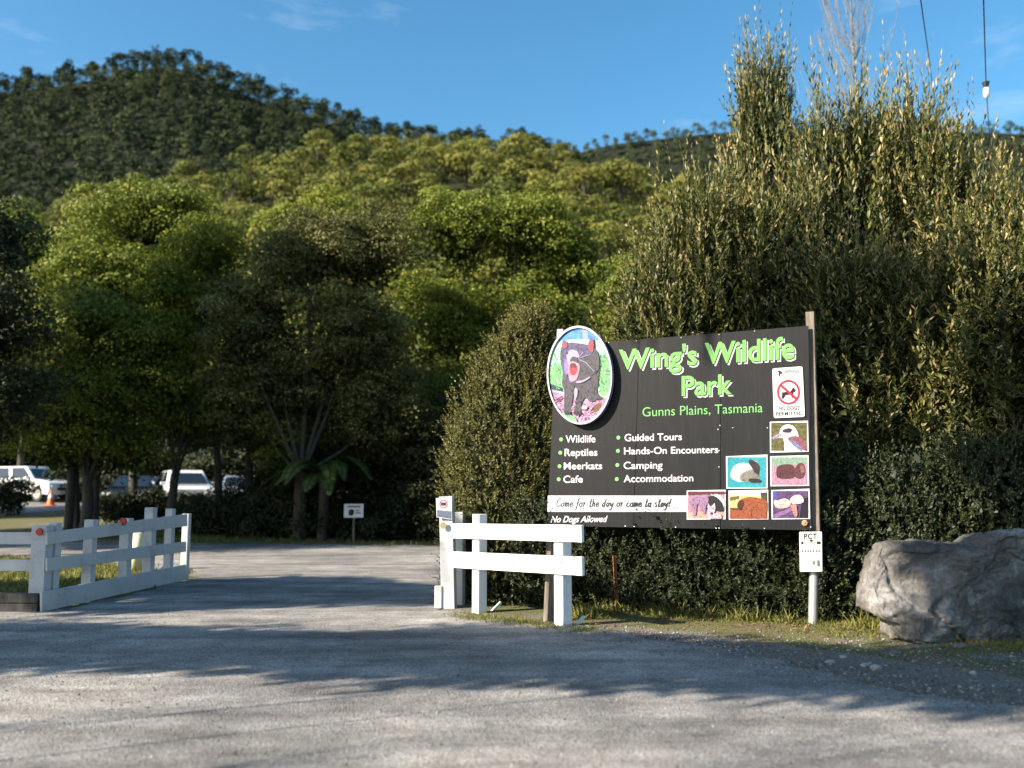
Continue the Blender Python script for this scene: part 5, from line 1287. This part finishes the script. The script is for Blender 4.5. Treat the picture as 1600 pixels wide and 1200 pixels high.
# ------------------------------------------------------------------ vehicles
def glass_mat():
    m, t, b, o = newmat('car_glass'); b.inputs['Base Color'].default_value = (.012, .016, .02, 1); b.inputs['Roughness'].default_value = .04; b.inputs['Specular IOR Level'].default_value = .8; return m
M['glass'] = glass_mat()
def car_paint(name, c, metal=.2):
    m, t, b, o = newmat(name); b.inputs['Base Color'].default_value = (*c, 1); b.inputs['Roughness'].default_value = .25; b.inputs['Metallic'].default_value = metal
    b.inputs['Coat Weight'].default_value = .8; b.inputs['Coat Roughness'].default_value = .05; return m
M['paint_black'] = car_paint('black_car_paint', (.012, .012, .014)); M['paint_white'] = car_paint('white_car_paint', (.72, .73, .74), 0); M['paint_silver'] = car_paint('silver_car_paint', (.42, .44, .46), .6); M['paint_grey'] = car_paint('grey_car_paint', (.10, .11, .13), .4)
M['head'] = plain('headlamp', (.75, .76, .78), .08); M['tail'] = plain('tail_lamp', (.45, .02, .02), .2); M['rim'] = plain('alloy_rim', (.45, .45, .46), .3, .8); M['plate'] = plain('number_plate', (.75, .75, .70), .5)
def vehicle(name, label, cat_, loc, rz, paint, prof_, cabin, Wd=1.76, wheel=.33, axles=(1.35, -1.3), group=None, wins=None):
    """prof_: side outline (x,z) of the lower body; cabin: (x0 rear base, x1 rear top, x2 front top, x3 front base, z belt, z roof)"""
    e = empty(name, loc, label, cat_, group); 
    def add(nm, bm, mat, parent=e, bevel=0, smooth=False):
        return bm_obj(nm, bm, mat, parent, smooth=smooth, world=False, bevel=bevel)
    bm = bmesh.new(); k = len(prof_); rows = []
    ysec = [(-1, .93, .0), (-.92, 1.0, 0), (-.4, 1.0, 0), (.4, 1.0, 0), (.92, 1.0, 0), (1, .93, 0)]
    for (f, sc_, _) in ysec:
        rows.append([bm.verts.new((x * (1 if abs(f) < .95 else .985), f * Wd / 2, .62 + (z - .62) * sc_)) for x, z in prof_])
    for a, b in zip(rows[:-1], rows[1:]):
        for i in range(k): bm.faces.new((a[i], a[(i + 1) % k], b[(i + 1) % k], b[i]))
    for rw in (rows[0], rows[-1]):
        for tri in tessellate_polygon([[v.co.copy() for v in rw]]): bm.faces.new([rw[i] for i in tri])
    bmesh.ops.recalc_face_normals(bm, faces=bm.faces); body = add('body', bm, paint)
    x0, x1, x2, x3, zb, zr = cabin; wb, wt_ = Wd / 2 * .96, Wd / 2 * .76
    bm = bmesh.new(); lo = [(x0, -wb), (x3, -wb), (x3, wb), (x0, wb)]; hi = [(x1, -wt_), (x2, -wt_), (x2, wt_), (x1, wt_)]
    L0 = [bm.verts.new((x, y, zb - .03)) for x, y in lo]; H0 = [bm.verts.new((x, y, zr)) for x, y in hi]
    bm.faces.new(H0); bm.faces.new(list(reversed(L0)))
    for i in range(4): bm.faces.new((L0[i], L0[(i + 1) % 4], H0[(i + 1) % 4], H0[i]))
    bmesh.ops.recalc_face_normals(bm, faces=bm.faces); add('roof', bm, paint, bevel=.07)
    def pane(nm, P):
        bm = bmesh.new(); P = [Vector(p) for p in P]; c = sum(P, Vector()) / 4; n = (P[1] - P[0]).cross(P[2] - P[0]).normalized()
        if n.dot(c - Vector(((x0 + x3) / 2, 0, (zb + zr) / 2))) < 0: n = -n
        inv_prism(bm, [c + (p - c) * .86 + n * .012 for p in P], .02, n); add(nm, bm, M['glass'])
    c3d = lambda lo_, hi_, i: [(lo_[i][0], lo_[i][1], zb + .02), (lo_[(i + 1) % 4][0], lo_[(i + 1) % 4][1], zb + .02), (hi_[(i + 1) % 4][0], hi_[(i + 1) % 4][1], zr - .03), (hi_[i][0], hi_[i][1], zr - .03)]
    pane('windscreen', c3d(lo, hi, 1)); pane('rear_window', c3d(lo, hi, 3))
    for i in (0, 2):
        q = [Vector(p) for p in c3d(lo, hi, i)]
        for (s, t) in ((.03, .49), (.51, .97)): pane('side_window', [q[0].lerp(q[1], s), q[0].lerp(q[1], t), q[3].lerp(q[2], t), q[3].lerp(q[2], s)])
    for ax in axles:
        for sd in (-1, 1):
            bm = bmesh.new(); T = Matrix.Translation((ax, sd * (Wd / 2 - .10), wheel)) @ Matrix.Rotation(math.pi / 2, 4, 'X')
            bmesh.ops.create_cone(bm, cap_ends=True, segments=28, radius1=wheel, radius2=wheel, depth=.23, matrix=T); w = add('wheel', bm, M['black'], bevel=.03)
            bm = bmesh.new(); T = Matrix.Translation((ax, sd * (Wd / 2 + .012), wheel)) @ Matrix.Rotation(math.pi / 2, 4, 'X')
            bmesh.ops.create_cone(bm, cap_ends=True, segments=20, radius1=wheel * .64, radius2=wheel * .64, depth=.025, matrix=T); add('rim', bm, M['rim'], w)
    xf = max(x for x, z in prof_); xr = min(x for x, z in prof_)
    for sd in (-1, 1):
        bm = bmesh.new(); bx(bm, (xf - .05, sd * Wd * .36, .70), .16, .34, .14); add('headlight', bm, M['head'], bevel=.03)
        bm = bmesh.new(); bx(bm, (xr + .04, sd * Wd * .40, .82), .12, .26, .20); add('tail_light', bm, M['tail'], bevel=.02)
        bm = bmesh.new(); bx(bm, (x3 - .35, sd * (Wd / 2 + .06), zb + .06), .12, .2, .13); add('wing_mirror', bm, paint, bevel=.03)
    bm = bmesh.new(); bx(bm, (xf + .0, 0, .58), .06, Wd * .5, .14); add('grille', bm, M['black'], bevel=.01)
    bm = bmesh.new(); bx(bm, (xf + .03, 0, .42), .03, .38, .11); add('number_plate', bm, M['plate'])
    e.rotation_euler = (0, 0, rz)
    return e
HATCH = [(-1.95, .30), (2.0, .26), (2.08, .45), (2.05, .68), (1.75, .82), (.95, .95), (-1.85, 1.0), (-2.0, .75)]
SUV = [(-2.2, .36), (2.15, .32), (2.25, .55), (2.2, .86), (1.9, .98), (1.0, 1.07), (-2.1, 1.10), (-2.25, .8)]
VAN = [(-2.6, .36), (2.4, .32), (2.5, .55), (2.46, .86), (2.2, 1.05), (1.7, 1.25), (-2.55, 1.30), (-2.62, .8)]
def put(px, Y): b = aty(px, 770, Y); return (b.x, Y, tz(b.x, Y) + .015)
CG = 'cars in the car park beneath the trees'
vehicle('parked_car', 'black hatchback facing the driveway beneath the trees', 'car', put(212, 38), math.radians(-80), M['paint_black'], HATCH, (-1.95, -1.5, .35, 1.15, .95, 1.46), group=CG)
vehicle('parked_car', 'white wagon parked in the shade between the black hatchback and the silver car', 'car', put(288, 38.6), math.radians(-62), M['paint_white'], SUV, (-2.15, -1.85, .3, 1.1, 1.05, 1.68), Wd=1.84, wheel=.37, axles=(1.42, -1.4), group=CG)
vehicle('parked_car', 'silver car parked behind the slender trunks right of the white wagon', 'car', put(376, 39), math.radians(-72), M['paint_silver'], HATCH, (-1.7, -1.1, .3, 1.2, .95, 1.44), group=CG)
vehicle('parked_car', 'grey car mostly hidden behind the tree fern', 'car', put(640, 38), math.radians(-100), M['paint_grey'], HATCH, (-1.7, -1.1, .3, 1.2, .95, 1.44), group=CG)
vehicle('parked_car', 'white wagon on the sunlit strip behind the traffic cone', 'car', put(52, 44), math.radians(-24), M['paint_white'], SUV, (-2.15, -1.85, .3, 1.1, 1.05, 1.68), Wd=1.84, wheel=.37, axles=(1.42, -1.4), group=CG)
vehicle('parked_car', 'dark grey car at the far left edge of the car park', 'car', put(-10, 46), math.radians(-60), M['paint_grey'], HATCH, (-1.7, -1.1, .3, 1.2, .95, 1.44), group=CG)
# traffic cone
tcx = put(80, 41); e = empty('traffic_cone', tcx, 'orange traffic cone on the car park in front of the far left white wagon', 'cone')
OR = plain('orange_plastic', (.75, .12, .02), .5)
bm = bmesh.new(); bmesh.ops.create_cone(bm, cap_ends=True, segments=18, radius1=.17, radius2=.03, depth=.66, matrix=Matrix.Translation((0, 0, .36))); bm_obj('body', bm, OR, e, smooth=False, world=False)
bm = bmesh.new(); bx(bm, (0, 0, .018), .42, .42, .036); bm_obj('base', bm, OR, e, world=False, bevel=.01)
bm = bmesh.new(); bmesh.ops.create_cone(bm, cap_ends=False, segments=18, radius1=.118, radius2=.085, depth=.15, matrix=Matrix.Translation((0, 0, .42))); bm_obj('white_band', bm, M['white_paint'], e, world=False)

# ------------------------------------------------------------------ overhead cables
def cable(pts, rad, label, extra=None):
    e = empty('overhead_cable', tuple(pts[0]), label, 'cable', 'overhead cables above the hedge')
    mb = MB(); P = []
    for i in range(len(pts) - 1):
        for s in range(8): P.append(tuple(pts[i].lerp(pts[i + 1], s / 8)))
    P.append(tuple(pts[-1])); mb.tube(P, [rad] * len(P), 6); mb.obj('wire', M['black'], e)
    return e
a = aty(1430, -60, 13); b = aty(1453, 100, 24); c = aty(1466, 210, 46)
cable([a, b, c], .011, 'thin overhead cable without an insulator above the hedge')
a = aty(1535, -60, 13); m_ = aty(1541, 140, 20); b = aty(1545, 195, 28); c = aty(1548, 230, 46)
e = cable([a, m_, b, c], .011, 'overhead cable carrying a white insulator above the hedge')
bm = bmesh.new(); bmesh.ops.create_cone(bm, cap_ends=True, segments=12, radius1=.05, radius2=.085, depth=.12, matrix=Matrix.Translation(m_ + Vector((0, 0, .12)))); bm_obj('clamp', bm, M['black'], e)
bm = bmesh.new(); bmesh.ops.create_uvsphere(bm, u_segments=14, v_segments=10, radius=.075, matrix=Matrix.Translation(m_ + Vector((0, 0, -.07))) @ Matrix.Diagonal((1, 1, 1.9, 1))); bm_obj('insulator', bm, M['white_paint'], e, smooth=True)

# ------------------------------------------------------------------ ground cover: lawn, tufts, gravel, stones, fallen leaves
def blades(name, pts, h, label, r, mat='grass', lean=.45, w=.006, per=9, rad=.06):
    pts = np.asarray(pts, float); n = len(pts)
    B = pts[:, None] + np.concatenate([r.normal(0, rad, (n, per, 2)), np.zeros((n, per, 1))], 2)
    B = B.reshape(-1, 3); D = unit(r.normal(0, lean, (len(B), 3)) + np.array([0, 0, 1.])); D[:, 2] = np.abs(D[:, 2])
    s = unit(np.cross(D, r.normal(size=D.shape)))
    hh = np.asarray(h if hasattr(h, '__len__') else np.full(n, h)).repeat(per) * r.uniform(.4, 1.2, len(B))
    V, F = leaf_quads(B, D, s, hh, np.full(len(B), w) * r.uniform(.7, 1.4, len(B)), .3)
    o = link(name, npmesh(name, V, F, M[mat], var=np.clip(r.normal(.5, .22, len(B)), 0, 1))); tag(o, label, 'grass', None, 'stuff'); return o
r = np.random.default_rng(91)
pts = []
for i in range(1500):
    t = r.random(); x = .7 + 3.6 * t; y = 12.15 - 1.15 * t + r.normal(0, .22)
    if mnoise.noise(Vector((x * 1.6, y * 2, 0))) > -.12: pts.append((x, y, 0))
for i in range(1700):
    x = r.uniform(2.2, 6.6); y = r.uniform(6.4, 10.6)
    if mnoise.noise(Vector((x * .9, y * 1.7, 4))) > .06 and y > 13.0 - x * 1.05: pts.append((x, y, 0))
for i in range(240):
    t = r.random(); pts.append((-.7 + 1.6 * t + r.normal(0, .1), 11.6 - 1.3 * t + r.normal(0, .1), 0))
blades('verge_grass', pts, r.uniform(.02, .09, len(pts)), 'short mossy grass along the foot of the hedge and boulder', r, w=.004, per=10, rad=.07)
pts = [(.9 + r.normal(0, .1), 11.5 + r.normal(0, .12), 0) for i in range(18)] + [(1.3 + 2 * t + r.normal(0, .1), 12.0 - .9 * t + r.normal(0, .08), 0) for t in r.random(60)] + [(4.3 + r.normal(0, .25), 10.55 + r.normal(0, .15), 0) for i in range(30)]
blades('weeds', pts, r.uniform(.10, .26, len(pts)), 'taller weeds at the foot of the low shrubs', r, w=.008, per=14, rad=.05, lean=.6)
LAWN = [(-6.25, 12.9), (-6.1, 16.4), (-6.8, 18.0), (-9.4, 20.6), (-14, 22.4), (-24, 23.2), (-30, 23.2), (-30, 12.9)]
M['lawn'] = plain('lawn_soil', (.10, .105, .022), .95, 0, .4, 2.5, .2)
lw = sheet('lawn', LAWN, M['lawn'], .008)
pts = []
while len(pts) < 3800:
    x = r.uniform(-16, -6.2); y = r.uniform(12.6, 22.2)
    if y < 16.6 + (-6.2 - x) * .75 + 1.2 and mnoise.noise(Vector((x * .5, y * .5, 9))) > -.35: pts.append((x, y, tz(x, y)))
blades('lawn_grass', pts, r.uniform(.04, .12, len(pts)), 'sunlit yellow green lawn behind the white entrance fence', r, w=.012, per=8, rad=.13)
pts = []
for i in range(1500):
    x = r.uniform(-14, -.5); y = r.uniform(25.6, 28.5) + max(0, (-6 - x) * .12)
    if mnoise.noise(Vector((x * .6, y * .8, 2))) > -.1: pts.append((x, y, tz(x, y)))
blades('bank_grass', pts, r.uniform(.05, .16, len(pts)), 'grass and litter on the far bank under the trees', r, w=.014, per=7, rad=.15)

def pebbles(name, n, region, s0, s1, label, mats, seed, z=.0):
    r = np.random.default_rng(seed); Vs = []; Fs = []; mi = []
    bm = bmesh.new(); bmesh.ops.create_icosphere(bm, subdivisions=1, radius=1); iv = np.array([v.co[:] for v in bm.verts]); fi = np.array([[v.index for v in f.verts] for f in bm.faces]); bm.free()
    k = 0
    while k < n:
        x, y = region(r)
        if x is None: continue
        s = s0 * (s1 / s0) ** (r.random() ** 2.2); sc = s * np.array([r.uniform(.7, 1.3), r.uniform(.7, 1.2), r.uniform(.4, .75)]); a = r.uniform(0, 6.28)
        V = iv * (1 + r.normal(0, .14, (len(iv), 1))) * sc; V = np.stack([V[:, 0] * math.cos(a) - V[:, 1] * math.sin(a), V[:, 0] * math.sin(a) + V[:, 1] * math.cos(a), V[:, 2]], 1)
        Vs.append(V + np.array([x, y, tz(x, y) + sc[2] * .35 + z])); Fs.append(fi + k * len(iv)); mi += [int(r.integers(len(mats)))] * len(fi); k += 1
    o = link(name, npmesh(name, np.concatenate(Vs), np.concatenate(Fs), mats, mi)); tag(o, label, 'gravel', None, 'stuff')
ST = [plain('stone_grey', (.12, .115, .11), .9, 0, .3, 30), plain('stone_pale', (.27, .26, .25), .9, 0, .3, 30), plain('stone_brown', (.15, .115, .085), .9, 0, .3, 30), plain('stone_dark', (.06, .058, .055), .9, 0, .3, 30)]
def reg(r):
    u = r.random(); x = .55 + 4.6 * u; yc = 10.45 - .95 * (x - .6) + (.10 * (x - .6) ** 2); y = yc + r.normal(0, .42 + .08 * x)
    if y > 11.2 - .25 * (x - .6): return None, None
    return x, y
pebbles('verge_gravel', 7000, reg, .004, .022, 'loose gravel along the edge between the driveway and the mossy verge', ST, 5)
ED = [(.9, 10.35), (2.05, 9.2), (2.8, 7.7), (3.8, 6.7), (5.2, 5.9), (9, 4.7)]
def reg3(r):
    i = int(r.integers(5)); t = r.random(); x = ED[i][0] * (1 - t) + ED[i + 1][0] * t + r.normal(0, .28); y = ED[i][1] * (1 - t) + ED[i + 1][1] * t + r.normal(0, .30)
    return x, y
pebbles('margin_gravel', 6500, reg3, .004, .018, 'loose gravel lying along the ragged edge of the driveway', ST, 8, .008)
def reg2(r):
    y = 4.2 + 7.5 * r.random() ** 1.3; x = r.uniform(-.62, .62) * y
    return (x, y) if y < 11.8 - max(0, x) * .4 else (None, None)
pebbles('driveway_gravel', 9000, reg2, .0025, .011, 'small loose chips scattered over the driveway', ST, 6, .012)
def stone(px, py, w, h, mat, lab, seed):
    p = gp(px, py); p.z = 0; bm = bmesh.new(); bmesh.ops.create_icosphere(bm, subdivisions=3, radius=1); a = w / FPX * p.y / 2; c = h / FPX * p.y / 2
    for v in bm.verts:
        n = v.co.copy(); d = 1 + .22 * mnoise.noise(n * 1.7 + Vector((seed, 0, 0))) + .1 * mnoise.noise(n * 4 + Vector((seed, 3, 0)))
        v.co = Vector((n.x * a * d, n.y * a * .8 * d, n.z * c * d + c * .55))
    bmesh.ops.translate(bm, vec=p, verts=bm.verts); tag(bm_obj('stone', bm, mat, smooth=True), lab, 'stone', 'loose stones on the verge')
for i, (px, py, w, h, mi, lab) in enumerate([(1298, 1037, 16, 8, 1, 'flat cream stone left of the pale pair on the verge'), (1352, 1043, 15, 9, 1, 'left stone of the pale pair on the mossy verge'), (1369, 1046, 19, 10, 1, 'right stone of the pale pair on the mossy verge'),
                                     (1318, 1029, 12, 7, 1, 'small pale stone just above the flat cream stone'), (1510, 1050, 16, 8, 2, 'brown stone nearest the bottom right of the verge'), (1500, 1012, 24, 9, 0, 'long grey stone in front of the middle of the boulder'),
                                     (1395, 1024, 13, 8, 0, 'grey stone between the pale pair and the boulder'), (1521, 1055, 11, 9, 1, 'pale stone beside the brown stone on the verge'), (1400, 985, 18, 10, 1, 'pale stone tucked under the left foot of the boulder')]):
    stone(px, py, w, h, ST[mi], lab, i * 3.1)
r = np.random.default_rng(15); n = 900
x = r.uniform(.5, 6.5, n); y = 11.9 - .42 * x + r.normal(0, .35, n); k = y < 11.9; x, y = x[k], y[k]; n = len(x)
D = unit(np.stack([r.normal(size=n), r.normal(size=n), r.normal(0, .25, n)], 1)); Sd = unit(np.cross(D, np.array([0, 0, 1.]) + r.normal(0, .3, (n, 3))))
V, F = leaf_quads(np.stack([x, y, np.full(n, .018)], 1), D, Sd, r.uniform(.03, .08, n), r.uniform(.006, .014, n))
tag(link('fallen_leaves', npmesh('fallen_leaves', V, F, M['dry_leaf'], var=r.random(n))), 'dry brown fallen leaves scattered along the verge', 'leaves', None, 'stuff')
